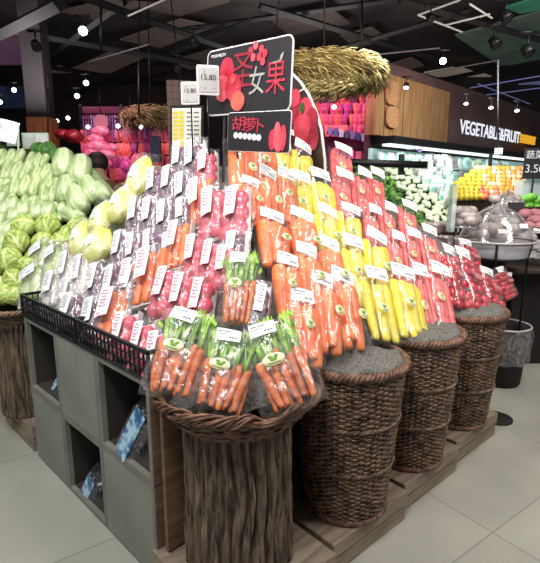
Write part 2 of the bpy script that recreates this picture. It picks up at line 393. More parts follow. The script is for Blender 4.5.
# ---------------------------------------------------------------- bag prototypes: x width, y up the slope, z outward
def pillow(W,Lh,T,seed,m,flat=.86,und=.0):
    rnd=random.Random(seed); p1,p2,p3=[rnd.random()*9 for _ in range(3)]
    def top(u,v,s):
        x=(u-.5)*W; y=v*Lh
        e=(1-abs(2*u-1)**4)*(1-max(0,(v-flat)/(1-flat))**1.0 if v>flat else 1)*(min(1,v/.06)**.5 if v<.06 else 1)
        e=max(e,0)
        cr=.0035*math.sin(u*17+v*9+p1)*math.sin(v*23+p2)+.002*math.sin(u*41+p3+v*13)
        x*= 1-.04*math.sin(v*8+p1)*(1 if u>.5 else .6)
        return V(x,y,(T*e+cr*e+.001) if s>0 else .0)
    m.grid(lambda u,v: top(u,v,1),14,20)
def carrot_prof(Lc,r,blunt=True):
    return [(r*.25,0),(r*.5,Lc*.015),(r*.66,Lc*.06),(r*.82,Lc*.25),(r*.93,Lc*.5),(r,Lc*.78),(r*.96,Lc*.9),(r*.75,Lc*.97),(r*.3,Lc)]
def root(parent,mt,x,y,z,Lc,r,tilt,seed,name='carrot'):
    rnd=random.Random(seed); m=MB(); p=rnd.random()*6
    prof=carrot_prof(Lc,r)
    # refine
    pr=[]
    for i in range(len(prof)-1):
        for k in range(2):
            q=k/2; rr=prof[i][0]*(1-q)+prof[i+1][0]*q; zz=prof[i][1]*(1-q)+prof[i+1][1]*q; pr.append((rr,zz))
    pr.append(prof[-1])
    m.T=Matrix.Translation((x,y,z))@Matrix.Rotation(tilt,4,'Z')@Matrix.Rotation(-PI/2,4,'X')
    bend=rnd.uniform(-.004,.004)
    m.lathe(pr,12,fn=lambda a,zz: 1+.025*math.sin(zz*300+p)+.02*math.sin(a*3+p))
    m.v=[v+Vector((bend*math.sin((v.y-y)/Lc*PI),0,0)) for v in m.v]
    return m.build(name,mt,parent)
INKS={}
def ptag(parent,x,y,z,w,h,rz,mt,name='price_tag',rx=0,seed=0):
    m=MB(); rnd=random.Random(seed*31+int(w*1000)); cz=rnd.uniform(-.004,.004)
    def surf(u,v): return V((u-.5)*w,(v-.5)*h,.004*math.sin(u*PI)+cz*(u-.5)*(v-.5)*4)
    m.grid(surf,6,3); m.grid(lambda u,v:surf(1-u,v)-V(0,0,.001),6,3)
    m.cur=1
    def dash(u0,u1,v0,v1,sl=0): m.add([surf(u0,v0+sl)+V(0,0,.0012),surf(u1,v0)+V(0,0,.0012),surf(u1,v1)+V(0,0,.0012),surf(u0,v1+sl)+V(0,0,.0012)],[(0,1,2,3)])
    if w>h*1.15 or name=='price_tag':
        for v0,v1,us in((.72,.79,(.08,.3,.34,.62)),(.52,.56,(.08,.5)),(.22,.36,(.55,.63,.67,.75,.79,.87)),(.22,.25,(.08,.30))):
            for k in range(0,len(us),2): dash(us[k],us[k+1],v0,v1)
        ink='tag_ink'
    else:
        for k in range(5):
            v0=.3+k*.11; dash(.2+.1*(k%2),.48,v0,v0+.045,.05); dash(.52,.8-.1*(k%2),v0+.03,v0+.075,-.05)
        dash(.3,.7,.86,.90); dash(.2,.8,.10,.13); dash(.2,.6,.05,.07)
        ink='leaf_ink' if mt.name.startswith('illus') else 'tag_ink'
    o=m.build(name,[mt,M[ink]],parent,loc=(x,y,z)); o.rotation_euler=(rx,0,rz); return o
M['tag_ink']=mat('grey_blue_ink','6a7184',rough=.6); M['leaf_ink']=mat('magenta_ink','b4608a',rough=.6)
def stick(parent,x,y,z,r=.017,mt2='sticker_green'):
    m=MB(); m.lathe([(r,0),(r*.98,.0015)],18,sy=.86); m.cur=1
    m.ball((0,.002,.0016),(r*.36,r*.3,.0012),8,4); m.ball((-r*.28,r*.42,.0016),(r*.22,r*.26,.001),6,4); m.ball((r*.28,r*.42,.0016),(r*.22,r*.26,.001),6,4)
    m.box((0,-r*.45,.0017),(r*1.1,r*.16,.0008))
    o=m.build('round_sticker',[M['sticker'],M[mt2]],parent,loc=(x,y,z)); o.rotation_euler=(0,0,random.uniform(-.2,.2)); return o
PW,PL=.115,.25
def carrot_bag(kind,seed):
    rnd=random.Random(seed); t=empty('carrot_bag')
    mt=M[kind]; n={'orange':2,'yellow':3,'red':4}[kind]; r={'orange':.0275,'yellow':.0205,'red':.015}[kind]
    for i in range(n):
        x=(i-(n-1)/2)*r*1.78; Lc=rnd.uniform(.185,.205); root(t,mt,x,.012+rnd.uniform(0,.012),r+.002,Lc,r*rnd.uniform(.93,1.05),rnd.uniform(-.04,.04),seed*7+i)
    root(t,mt,rnd.uniform(-.015,.015),.035,r*1.7,.165,r*.85,rnd.uniform(-.08,.08),seed*7+5) if kind=='orange' or rnd.random()<.6 else None
    m=MB(); pillow(PW,PL,r*2.7,seed,m); m.build('plastic_bag',M['film'],t)
    ptag(t,rnd.uniform(-.01,.01),PL*.925,.05,.084,.042,rnd.uniform(-.15,.15),M['tag'],rx=.05,seed=seed)
    stick(t,rnd.choice((-.012,.02)),PL*rnd.uniform(.42,.52),r*2.75+.005,mt2='sticker_brown' if kind=='red' else 'sticker_green')
    return t
def radish_bag(seed):
    rnd=random.Random(seed); t=empty('radish_bag'); r=.0175
    k=0
    for row in range(6):
        for i in range(3):
            m=MB(); m.ball((0,0,0),(r*rnd.uniform(.9,1.08),r*rnd.uniform(.9,1.05),r),12,8); m.tube([(0,0,-r*.9),(0,0,-r*1.4)],[.002,.0008],5)
            o=m.build('radish',M['radish'],t,loc=((i-1)*r*1.9+rnd.uniform(-.003,.003)+(.008 if row%2 else -.004),.025+row*r*1.85,r*rnd.choice((1.0,1.25,1.7)))); o.rotation_euler=(rnd.uniform(-1.5,1.5),rnd.uniform(-1.5,1.5),0)
    m=MB(); pillow(PW,PL,.055,seed,m,flat=.88); m.build('plastic_bag',M['film'],t)
    ptag(t,0,PL*.88,.04,.062,.04,rnd.uniform(-.15,.15),M['tag'],seed=seed)
    m=MB(); m.grid(lambda u,v:V((u-.5)*.036,(v-.5)*.022,0),2,2); o=m.build('front_label',M['paddle'],t,loc=(.015,PL*.5,.0585))
    return t
def tray_pack(kind,seed,vt='vtag'):
    rnd=random.Random(seed); t=empty({'pink':'radish_pack','purple':'purple_vegetable_pack','pale':'wrapped_vegetable_pack','palegreen':'wrapped_vegetable_pack','orange':'carrot_pack'}[kind])
    W=.10; Lh=.21
    m=MB(); m.box((0,Lh*.46,.004),(W*.9,Lh*.86,.006)); 
    for s in(-1,1): m.box((s*W*.44,Lh*.46,.012),(.004,Lh*.86,.02))
    m.box((0,Lh*.03,.012),(W*.88,.004,.02)); m.build('tray',M['tray'],t,False)
    if kind=='orange':
        for i in range(3): root(t,M['orange'],(i-1)*.028,.012,.022,.165,.0155,rnd.uniform(-.05,.05),seed*9+i)
    elif kind in('pale','palegreen'):
        for i in range(2): root(t,M[kind],(i-.5)*.04,.015,.024,.16,.021,rnd.uniform(-.05,.05),seed*9+i,'vegetable')
    else:
        for row in range(3 if kind=='pink' else 3):
            for i in range(2):
                m=MB(); q=.028 if kind=='pink' else .023
                m.ball((0,0,0),(q*rnd.uniform(.92,1.05),q*1.12,q),12,8); m.tube([(0,-q*1.05,0),(0,-q*1.5,0)],[.003,.001],5)
                m.build('radish' if kind=='pink' else 'tuber',M[kind],t,loc=((i-.5)*.045+rnd.uniform(-.003,.003),.04+row*.05,.028))
    m=MB(); pillow(W*1.08,Lh,.058,seed,m,flat=.9); m.build('plastic_wrap',M['film_hazy' if kind!='pink' and kind!='orange' else 'film'],t)
    if kind=='palegreen': ptag(t,0,Lh*.66,.066,.06,.05,.2,M[vt],seed=seed)
    else: ptag(t,rnd.uniform(-.008,.012),Lh*.60,.066,.040,.10,rnd.uniform(-.08,.08),M[vt],name='upright_tag',seed=seed)
    return t
def leafy_bag(seed):
    rnd=random.Random(seed); t=empty('leafy_carrot_bag'); n=11
    for i in range(n):
        lay=i%2; x=(i//2-2.3)*.021+(lay*.010)+rnd.uniform(-.003,.003); r=rnd.uniform(.0072,.0100); Lc=rnd.uniform(.135,.175)
        c=root(t,M['carrot_deep'],x*.8,.012+rnd.uniform(0,.02),.013+lay*.018,Lc,r,-x*.8+rnd.uniform(-.07,.07),seed*11+i)
        m=MB()
        for k in range(7):
            x0=x*.9; y0=.012+Lc; z0=.013+lay*.018; dx=rnd.uniform(-.010,.010); h=rnd.uniform(.11,.135)
            m.tube([(x0,y0-.01,z0),(x0+dx*.4,y0+h*.35,z0+.006),(x0+dx,y0+h*.7,z0+rnd.uniform(0,.01)),(x0+dx*1.7,y0+h,z0)],[.0028,.0024,.002,.0012],5)
        for k in range(2):
            xx=x+rnd.uniform(-.015,.015); yy=.012+Lc+rnd.uniform(.07,.12); zz=.02+lay*.014
            a=rnd.uniform(-.6,.6); m.grid(lambda u,v:V(xx+(u-.5)*.014*math.sin(v*PI)+v*.018*math.sin(a),yy+v*.03-.015,zz+.004*math.sin(u*6)),3,4)
        m.build('stalks',M['stalk'],c)
    W=.145; Lh=.31; m=MB(); pillow(W,Lh,.058,seed,m,flat=.9); m.build('plastic_bag',M['film_leaf'],t)
    ptag(t,-.01,Lh*.87,.058,.056,.042,rnd.uniform(-.3,.1),M['tag'],seed=seed)
    stick(t,-.012,Lh*.52,.0605,.024)
    return t
def napa_long():
    t=empty('yellow_cabbage_pack'); m=MB()
    m.T=Matrix.Translation((0,.0,.035))@Matrix.Rotation(-PI/2,4,'X')
    m.lathe([(.012,0),(.036,.012),(.047,.05),(.05,.11),(.044,.17),(.024,.215),(.008,.23)],36,fn=lambda a,z:1+.05*math.sin(a*9+z*8)+.03*math.sin(a*17)); m.build('cabbage_head',M['napay'],t)
    m=MB(); pillow(.10,.25,.082,3,m); m.build('plastic_wrap',M['film'],t)
    ptag(t,.0,.11,.084,.034,.06,.1,M['tag']); return t
M['napay']=mat('yellow_cabbage','d4d25c','f3f3bc',scale=14,rough=.4,stretch=(3,.6,3),objvar=.08)
protos={}
for k in('orange','yellow','red'): protos[k]=[carrot_bag(k,s+len(k)) for s in (1,2,3)]
protos['rad']=[radish_bag(s) for s in(1,2)]
protos['pink']=[tray_pack('pink',s) for s in(1,2)]
protos['otray']=[tray_pack('orange',s) for s in(1,2)]
protos['purple']=[tray_pack('purple',s,'vtag_grey') for s in(1,2,3)]
protos['pale']=[tray_pack('pale',1,'vtag_grey')]; protos['palegreen']=[tray_pack('palegreen',2,'vtag_grey')]
protos['leafy']=[leafy_bag(s) for s in(1,2,3,4)]
protos['napay']=[napa_long()]
reg(None)
DIM={'orange':(PW,PL),'yellow':(PW,PL),'red':(PW,PL),'rad':(PW,PL),'pink':(.10,.21),'otray':(.10,.21),'purple':(.10,.21),'pale':(.10,.21),'palegreen':(.10,.21),'leafy':(.15,.31),'napay':(.10,.25)}
cnt={}
FAT={'orange':1.0}
def place(kind,tx,ty,bx_,by,w,plane,label,cat,group,over=.05,base=.0,ext=1.12):
    p0,n=plane
    pt=onpl(tx,ty,p0,n); pb=onpl(bx_,by,p0,n)
    W,Lh=DIM[kind]
    ax=(pt-pb); ln=ax.length*ext; pb=pt-ax.normalized()*ln
    pt=pt+n*(over+base); pb=pb+n*base
    y=(pt-pb); ln=y.length; y.normalize(); z=(n-y*n.dot(y)).normalized(); x=y.cross(z)
    d=(pt-EYE).dot(FW); wid=w*d/FPX/max(.75,abs(x.dot(V(1,0,0))))
    i=cnt.get(kind,0); cnt[kind]=i+1
    o=copy_tree(protos[kind][i%len(protos[kind])])
    sx=wid/W*1.12; sy=ln/Lh; sz=min(max((sx+sy)/2*.95,.6),1.25)
    o.rotation_mode='QUATERNION'; o.rotation_quaternion=basis(x,y,z,pb).to_quaternion(); o.location=pb; o.scale=(sx,sy,sz)
    tag(o,label,cat,group); return o
PR_=(R0,Rn); PLt=(L0,Ln); PN=(N0,Nn)
def rows(kind,data,plane,fmt,cat,group,**kw):
    top=len(data)
    for ri,row in enumerate(data):
        rn='top' if ri==0 else ('bottom' if ri==top-1 else ORD[ri])
        for ci,e in enumerate(row):
            pos='only bag' if len(row)==1 else ORD[ci]+' from left'
            k=dict(kw); k['base']=kw.get('base',0)+.004*(ci%2)
            place(kind,*e,plane,fmt%(rn,pos),cat,group,**k)
rows('orange',[
 [(232,150,238,200,24),(254,152,259,200,24)],
 [(242,192,246,228,20),(258,184,263,232,20),(275,184,281,232,20)],
 [(262,226,270,272,28),(291,225,300,268,28)],
 [(274,268,284,325,25),(294,259,305,315,25),(317,252,329,305,26)],
 [(287,303,303,368,28),(309,287,323,356,26),(329,283,347,350,28)]],PR_,'bag of thick orange carrots in the %s row, %s','vegetable bag','bags of thick orange carrots')
rows('yellow',[
 [(273,153,280,200,20),(293,157,300,200,20)],
 [(289,186,299,232,24),(309,184,323,230,24)],
 [(316,220,326,262,24),(338,218,347,258,24)],
 [(340,249,355,308,26),(364,244,375,298,26)],
 [(361,280,381,342,30),(388,278,409,340,32)]],PR_,'bag of yellow carrots in the %s row, %s','vegetable bag','bags of yellow carrots')
rows('red',[
 [(278,140,282,165,15),(297,133,301,160,14)],
 [(334,158,340,190,22)],
 [(332,182,341,222,22),(352,181,358,218,18),(367,181,375,218,18)],
 [(362,217,371,255,17),(377,215,386,252,17),(398,213,407,248,20)],
 [(384,243,395,285,18),(399,240,411,282,20),(417,237,430,276,21)],
 [(404,275,424,338,22),(423,274,441,332,27)]],PR_,'bag of slim red carrots in the %s row, %s','vegetable bag','bags of slim red carrots')
RDL=['plump bag of cherry radishes lying behind, topmost of the radish bags','bag of cherry radishes beside the lowest red carrots','long bag of cherry radishes lying in the middle of the radish bags','short bag of cherry radishes above the right basket rim','rightmost bag of cherry radishes on the basket rim']
for e,l in zip([(452,246,470,276,26),(436,252,456,306,24),(446,256,472,310,28),(473,274,490,310,26),(486,273,506,298,20)],RDL):
    place('rad',*e,PR_,l,'vegetable bag','bags of cherry radishes',base=.02 if 'long' in l else 0)
PKL='pack of pink radishes with upright tag, %s row, %s'
rows('pink',[
 [(214,160,211,190,18)],
 [(222,194,217,240,24),(245,195,239,242,24)],
 [(208,240,198,280,20),(224,246,214,286,20),(239,250,228,290,20)],
 [(181,271,165,318,22),(200,277,184,326,22),(216,282,202,332,22)],
 [(142,314,126,362,22),(159,324,144,372,22),(175,332,160,384,22)]],PLt,PKL,'vegetable pack','packs of pink radishes',over=.04)
OTL=['pack of orange carrots lowest on left face, just above black crate','pack of orange carrots left of the pink radish packs, middle height','pack of orange carrots above the radish packs on the left face','small pack of orange carrots near the top of the left face']
for e,l in zip([(130,290,112,338,34),(166,250,150,302,30),(192,226,180,268,22),(210,184,204,226,20)],OTL):
    place('otray',*e,PLt,l,'vegetable pack','packs of orange carrots on the left face',over=.04)
place('otray',*(148,262,132,306,22),PLt,'pack of orange carrots between clear packs, left of the tall carrot pack','vegetable pack','packs of orange carrots on the left face',over=.04)
rows('purple',[
 [(188,150,184,186,16),(203,148,198,188,18)],
 [(163,176,158,210,17),(179,175,174,208,17),(193,180,189,216,18)],
 [(147,204,139,240,18),(161,205,155,242,18),(176,207,171,244,18),(192,206,188,236,16)],
 [(133,237,124,274,17),(147,239,140,276,17),(161,236,155,272,16),(178,238,172,262,14)],
 [(112,267,100,310,17),(128,270,115,314,20),(145,270,133,306,18)],
 [(88,296,74,332,26),(108,302,95,342,26)]],PLt,'clear pack of purple vegetables with tag, %s row, %s','vegetable pack','clear packs of purple vegetables',over=.04)
rows('pale',[
 [(80,256,70,294,17),(95,260,85,300,17)],
 [(66,276,55,310,22),(84,282,72,318,20)]],PLt,'clear pack of pale vegetables above crate, %s row, %s','vegetable pack','clear packs of pale vegetables',over=.04)
rows('palegreen',[
 [(52,246,42,276,20),(66,250,57,282,20)],
 [(46,268,34,302,26)]],PLt,'clear pack of green vegetables at left end, %s row, %s','vegetable pack','clear packs of green vegetables',over=.04)
YL=['long yellow cabbage pack highest beside the purple packs','yellow cabbage pack just left of the second purple row','yellow cabbage pack beside green cabbages, tag facing out','short yellow cabbage pack low beside pale packs','yellow cabbage pack tucked under the long one','small yellow cabbage pack with tag above the pale packs']
for e,l in zip([(155,162,141,197,20),(136,192,124,222,20),(119,206,104,236,20),(108,234,104,262,26),(143,184,134,208,15),(95,226,86,256,20)],YL):
    place('napay',*e,PLt,l,'vegetable pack','yellow cabbage packs',over=.03)
LL=['bag of leafy carrots highest, leaning above the bowl','leafy carrot bag on the left side of the wicker bowl','leafy carrot bag in the middle of the wicker bowl','leafy carrot bag on the right side of the wicker bowl']
for e,l,w in zip([(243,262,236,332),(196,318,170,402),(238,338,216,418),(262,330,297,412)],LL,(36,56,56,58)):
    place('leafy',*e,w,PN,l,'vegetable bag','bags of carrots with green tops',over=.03,ext=1.0,base=.02)
for e,l in zip([(262,284,255,332,20),(243,236,238,268,20)],['dark purple pack between upper leafy carrots and orange carrots','purple round vegetable pack right of the pink radish packs']):
    place('purple',*e,PN if 'dark' in l else PLt,l,'vegetable pack',None,over=.02)
for k in protos:
    for o in protos[k]: drop_tree(o)
reg(None)
# ---------------------------------------------------------------- black plastic crates
def crate(a0,a1,label):
    t=empty('plastic_crate',L(a0,0,TOPZ+.002),RB); tag(t,label,'crate'); w=a1-a0; d=.36; h=.125
    def side(x0,y0,x1,y1,n):
        m=MB(); dx,dy=x1-x0,y1-y0; ln=math.hypot(dx,dy); an=math.atan2(dy,dx)
        for z,hh in((.006,.012),(h-.008,.016),(h*.36,.006),(h*.63,.006)): m.box(((x0+x1)/2,(y0+y1)/2,z),(ln,.007 if hh<.01 else .012,hh),(0,0,an))
        for i in range(n+1):
            q=i/n; m.box((x0+dx*q,y0+dy*q,h/2),(.005 if 0<i<n else .012,.007,h-.004),(0,0,an))
        return m.build('lattice_side',M['black'],t,False)
    side(-w,0,0,0,int(w/.033)); side(-w,d,0,d,int(w/.04)); side(0,0,0,d,12); side(-w,0,-w,d,12)
    m=MB(); m.box((-w/2,d/2,.003),(w-.01,d-.01,.005)); m.build('crate_floor',M['black'],t,False)
crate(.475,1.10,'black lattice plastic crate nearest the leafy carrot bowl')
crate(1.115,1.82,'black lattice plastic crate at the far left end of the shelves')
# clamshells of blue berries packs in the cubes
M['bluepack']=mat('blue_print_pack','2f5f8c','a8c8dc',scale=26,rough=.3,pos=(.42,.58)); M['darkfruit']=mat('dark_fruit','141a2c','2b3554',scale=10,rough=.35)
t=empty('clamshell_pack'); m=MB()
m.grid(lambda u,v:V((u-.5)*.16,v*.26,.05*min(1,6*min(u,1-u,v,1-v))),12,16); m.build('plastic_shell',M['film'],t)
m=MB()
for k in range(34): m.ball((random.uniform(-.06,.06),random.uniform(.02,.24),random.uniform(.012,.034)),.012,8,5)
m.build('berries',M['darkfruit'],t)
m=MB(); m.grid(lambda u,v:V((u-.5)*.075,.03+v*.2,.053),2,4); m.build('paper_sleeve',M['bluepack'],t); reg(None)
def inn(o,p,x,y,sc,l):
    y=y.normalized(); z=x.cross(y).normalized(); x=y.cross(z); o.rotation_mode='QUATERNION'; o.rotation_quaternion=basis(x,y,z,p).to_quaternion(); o.location=p; o.scale=(sc,)*3; tag(o,l,'fruit pack','blue packs kept in the cubes')
def cubepack(o,bx_,by,tx,ty,b_,sc,l):
    pb=onpl(bx_,by,L(0,b_,0),B); pt=onpl(tx,ty,L(0,b_,0),B); inn(o,pb,-A,(pt-pb)+B*.10,sc,l)
cubepack(t,129,460,142,400,.05,1.2,'clear clamshell with blue sleeve leaning in the top open cube')
for q_ in ((86,512,93,462,.04,1.05,'blue wrapped pack nearest the front of bottom open cube'),(94,520,99,470,.07,.9,'blue wrapped pack lying further in the bottom open cube'),(82,498,88,455,.16,.72,'blue wrapped pack at the back of bottom open cube')):
    cubepack(copy_tree(t),*q_)
cubepack(copy_tree(t),53,398,54,368,.06,.55,'blue wrapped pack in the top open cube at far left')
# bark/wood boards standing between the cubes and the stump
for k,(a_,b_,l) in enumerate([(.44,.02,'brown wooden upright board beside the cubes, behind the bark stump')]):
    m=MB(); m.box((0,.2,.36),(.02,.40,.70)); o=m.build('upright_board',M['wood'],smooth=False); o.location=L(a_,b_,.158); o.rotation_euler=(0,0,RB); tag(o,l,'board')
M['plaque']=mat('tan_wicker','8a6040','a87c54',scale=30,rough=.7)
M['archb']=mat('arch_board','3a2b2c','4a3a36',scale=2,rough=.45)
M['chartw']=mat('chart_paper','e6e0da',rough=.6); M['charty']=mat('chart_yellow','d8c12c',rough=.6)
M['gmound']=mat('dark_green_fill','26301c','3a4526',scale=20,rough=.9)
M['napa']=mat('pale_cabbage','86a054','d6e2b2',scale=9,rough=.35,coat=.5,stretch=(4,1,4),objvar=.08)
M['napaw']=mat('white_green_cabbage','8fa966','dde8c0',scale=7,rough=.35,coat=.5,stretch=(4,1,4),objvar=.08)
M['cabb']=mat('round_green_cabbage','93a636','cdd67a',scale=7,rough=.4,coat=.2,objvar=.18,bump=.6,bscale=14,pos=(.3,.7))
M['cabrib']=mat('cabbage_vein','c8d27a','e8ecb4',scale=9,rough=.5)
M['cabb2']=mat('outer_cabbage_leaf','7c9c38','b8c86a',scale=9,rough=.45,coat=.15,objvar=.15,pos=(.3,.7))
M['leafy']=mat('dark_leafy','1f4a18','5c8a3a',scale=30,rough=.6,bump=1,bscale=60)
M['melon']=mat('gourd_green','6d7f52','93a374',scale=8,rough=.5)
M['greensign']=mat('pale_green_sign','a6b8a4','c0cdbb',scale=4,rough=.5); M['acryl']=film('acrylic',haze=.5,gloss=.2,tint=(.85,.95,.9),scale=3)
M['skin']=mat('skin','c39a80',rough=.5,sss=.1); M['jacket']=mat('brown_jacket','6d4a38','8a6048',scale=10,rough=.8); M['hair']=mat('black_hair','1a1010','2a1c18',scale=40,rough=.6)
M['oak']=mat('orange_wood','7a4a24','9c6434',scale=4,rough=.6,stretch=(6,6,.6)); M['oak2']=mat('oak_boards','7a5638','94704a',scale=5,rough=.6,stretch=(4,4,.4))
M['duct']=mat('dark_pillar','131013','1d181b',scale=2,rough=.8); M['redg']=mat('dark_red_goods','6e101c','a01c2c',scale=14,rough=.4)
def brickmat():
    m,nt,out=newmat('brown_tiles'); p=N(nt,'ShaderNodeBsdfPrincipled',Roughness=.5); nt.links.new(p.outputs[0],out.inputs[0]); tc=N(nt,'ShaderNodeTexCoord'); mp=N(nt,'ShaderNodeMapping'); mp.inputs['Rotation'].default_value=(PI/2,0,0); nt.links.new(tc.outputs['Object'],mp.inputs[0])
    b=N(nt,'ShaderNodeTexBrick',Scale=9.0); b.offset=0; b.inputs['Color1'].default_value=rgba(srgb('5b3f33')); b.inputs['Color2'].default_value=rgba(srgb('744a38')); b.inputs['Mortar'].default_value=rgba(srgb('2c1f1a')); b.inputs['Brick Width'].default_value=.6; b.inputs['Row Height'].default_value=.6; b.inputs['Mortar Size'].default_value=.03
    nt.links.new(mp.outputs[0],b.inputs['Vector']); nt.links.new(b.outputs['Color'],p.inputs['Base Color']); return m
M['brick']=brickmat()
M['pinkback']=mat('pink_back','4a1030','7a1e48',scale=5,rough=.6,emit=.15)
M['pk1']=mat('hot_pink_pack','d8345e','f77ea4',scale=16,rough=.35,emit=.12,objvar=.3); M['pk2']=mat('magenta_pack','9c2a66','d85a9c',scale=16,rough=.35,emit=.18,objvar=.3); M['pk3']=mat('coral_pack','e0404a','f88a7a',scale=16,rough=.35,emit=.2,objvar=.25)  # faint emission paints a glow on the packs, which are no lamps
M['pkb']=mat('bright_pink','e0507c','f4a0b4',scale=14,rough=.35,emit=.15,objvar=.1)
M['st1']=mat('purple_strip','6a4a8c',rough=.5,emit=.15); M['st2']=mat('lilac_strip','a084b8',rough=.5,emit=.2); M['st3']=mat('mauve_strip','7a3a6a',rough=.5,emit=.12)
M['paddle']=mat('dusty_pink_board','a86a72','b87c80',scale=5,rough=.6); M['banner']=mat('dark_blue_banner','1c1c3a','34345c',scale=14,rough=.5)
M['cardb']=mat('blue_card','2f3f78',rough=.5); M['cardw']=mat('pale_card','b0b4c8',rough=.5)
M['straw']=mat('straw','9c8654','c4b080',scale=20,rough=.8); M['straw2']=mat('straw_dark','6c5a34','907c4c',scale=20,rough=.8); M['strawd']=mat('straw_core','5c4c2a','7a683c',scale=20,rough=.9)
M['walln']=mat('brown_wall','4d3636','5c4240',scale=1.5,rough=.7); M['tubel']=emis('strip_glow','eafcff',1.6); M['lit']=emis('lit_letters','eef2ff',1.05); M['lity']=emis('lit_yellow','f0b030',.9)
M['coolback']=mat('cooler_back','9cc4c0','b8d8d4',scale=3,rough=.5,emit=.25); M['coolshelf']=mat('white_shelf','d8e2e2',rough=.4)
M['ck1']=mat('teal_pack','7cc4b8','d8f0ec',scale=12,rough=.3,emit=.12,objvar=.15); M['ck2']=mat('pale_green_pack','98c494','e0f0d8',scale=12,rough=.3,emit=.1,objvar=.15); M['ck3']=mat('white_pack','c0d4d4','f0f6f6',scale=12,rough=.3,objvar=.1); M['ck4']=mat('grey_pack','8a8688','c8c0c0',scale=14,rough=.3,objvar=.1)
M['fy']=mat('yellow_fruit','d8b020','ecd040',scale=6,rough=.35,objvar=.1); M['fo']=mat('orange_fruit','e8862a','f4a850',scale=6,rough=.35,objvar=.1); M['fp']=mat('pale_orange_fruit','f0b080','f8cca0',scale=6,rough=.35,objvar=.08); M['fr']=mat('reddish_fruit','d85040','ec8060',scale=6,rough=.35,objvar=.1)
M['crateb']=mat('dark_brown_board','2e221c','3e2e26',scale=6,rough=.7); M['brightgreen']=mat('bright_green_leaf','4a9a28','8cd050',scale=20,rough=.5,emit=.08)
M['cauli']=mat('cauliflower_white','c8d8b0','f0f4e0',scale=20,rough=.6,objvar=.08); M['lf1']=mat('leaf_dark','2c5a24','5c8a40',scale=14,rough=.5,objvar=.3); M['lf2']=mat('leaf_mid','4a7a2c','8cb058',scale=14,rough=.5,objvar=.3)
M['tray2']=mat('pinkish_tray','7c6462','9a807c',scale=10,rough=.5); M['mush']=mat('grey_brown_mushroom','8c7c78','c8bcb8',scale=14,rough=.5); M['tubw']=mat('grey_white_tub','a8a4a8','c4c0c4',scale=6,rough=.5); M['domerib']=mat('pale_rib','b8b0b0',rough=.3)
M['cgreen']=mat('dull_green_panel','35433c','46564c',scale=2,rough=.8,emit=.25); M['cgreen2']=mat('deep_green_panel','1f5a46','2c6a54',scale=2,rough=.8,emit=.3); M['cbeige']=mat('beige_panel','8a7e70','9c9080',scale=2,rough=.8,emit=.35); M['cbeige2']=mat('dull_beige_panel','4a403c','584c46',scale=2,rough=.8,emit=.3); M['cbeige3']=mat('dark_beige_panel','3c3432','4a403c',scale=2,rough=.8,emit=.4)  # emission lifts these panels in place of light falling on them
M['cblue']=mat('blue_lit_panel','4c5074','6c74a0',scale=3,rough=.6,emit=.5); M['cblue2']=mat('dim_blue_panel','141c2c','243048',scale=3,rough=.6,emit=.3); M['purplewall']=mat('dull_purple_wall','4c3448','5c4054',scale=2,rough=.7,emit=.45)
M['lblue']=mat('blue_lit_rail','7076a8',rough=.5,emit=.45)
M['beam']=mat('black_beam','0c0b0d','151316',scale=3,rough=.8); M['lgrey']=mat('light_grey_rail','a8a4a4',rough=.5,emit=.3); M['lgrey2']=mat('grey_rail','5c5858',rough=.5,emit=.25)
M['lens0']=mat('unlit_lens','2a2a2e',rough=.2); M['lens1']=emis('dim_lens','fff0f4',4); M['lens2']=emis('lit_lens','fff6f2',9); M['lens3']=emis('bright_lens','ffffff',25)
# ---------------------------------------------------------------- signs on top of the island
def rrect(w,h,r,n=5):
    o=[]
    for cx,cz,a0 in((w-r,h-r,0),(r,h-r,90),(r,r,180),(w-r,r,270)):
        for k in range(n+1): a=math.radians(a0+90*k/n); o.append((cx+r*math.cos(a),cz+r*math.sin(a)))
    return o
class Pl:                              # an upright plane with b constant, local x toward -A, local z up
    def __init__(s,o): s.o=o; s.b=toL(o)[1]
    def __call__(s,x,y):
        p=onpl(x,y,s.o,B)-s.o; return (p.dot(-A),p.z)
po=at(290,112,2.2); P1=Pl(po)
x0,_=P1(206,60); _,z1=P1(290,37); W=-x0; Hh=z1
t=empty('fruit_sign',po+(-A)*x0+Z*.04,RB); t.rotation_euler=(0,.055,RB); tag(t,'large dark sign reading 圣女果 with red tomatoes above the mound','sign')
def lp(x,y): q=P1(x,y); return q[0]-x0,q[1]
ol=rrect(W,Hh,.03)
m=MB(); m.slab(ol,0,.006); m.build('board',M['board'],t,False)
m=MB(); m.tube([(x,.003,z) for x,z in ol],.0045,6,closed=True); m.build('white_border',M['white'],t)
def glyph(ch,x,y,wpx,hpx,mt,par=None,lpf=None,name='letter'):
    lpf=lpf or lp; par=par or t
    c=lpf(x,y); hh=abs(lpf(x,y-hpx/2)[1]-lpf(x,y+hpx/2)[1]); ww=abs(lpf(x+wpx/2,y)[0]-lpf(x-wpx/2,y)[0])
    o=text(name,ch,1,mt,par,(0,0,0)); bb=[Vector(b) for b in o.bound_box]; bw=max(b.x for b in bb)-min(b.x for b in bb); bh=max(b.y for b in bb)-min(b.y for b in bb)
    cx=(max(b.x for b in bb)+min(b.x for b in bb))/2; cy=(max(b.y for b in bb)+min(b.y for b in bb))/2
    sx=ww/max(bw,1e-3); sy=hh/max(bh,1e-3); o.scale=(sx,sy,.6); o.location=(c[0]-cx*sx,-.003,c[1]-cy*sy); return o
glyph('圣',242,76,20,34,M['signdeep']); glyph('女',256,85,15,28,M['signgrey']); glyph('果',275,81,20,32,M['signred'])
glyph('*YUAMBON',217,64,14,3.4,M['white'],name='header_text')
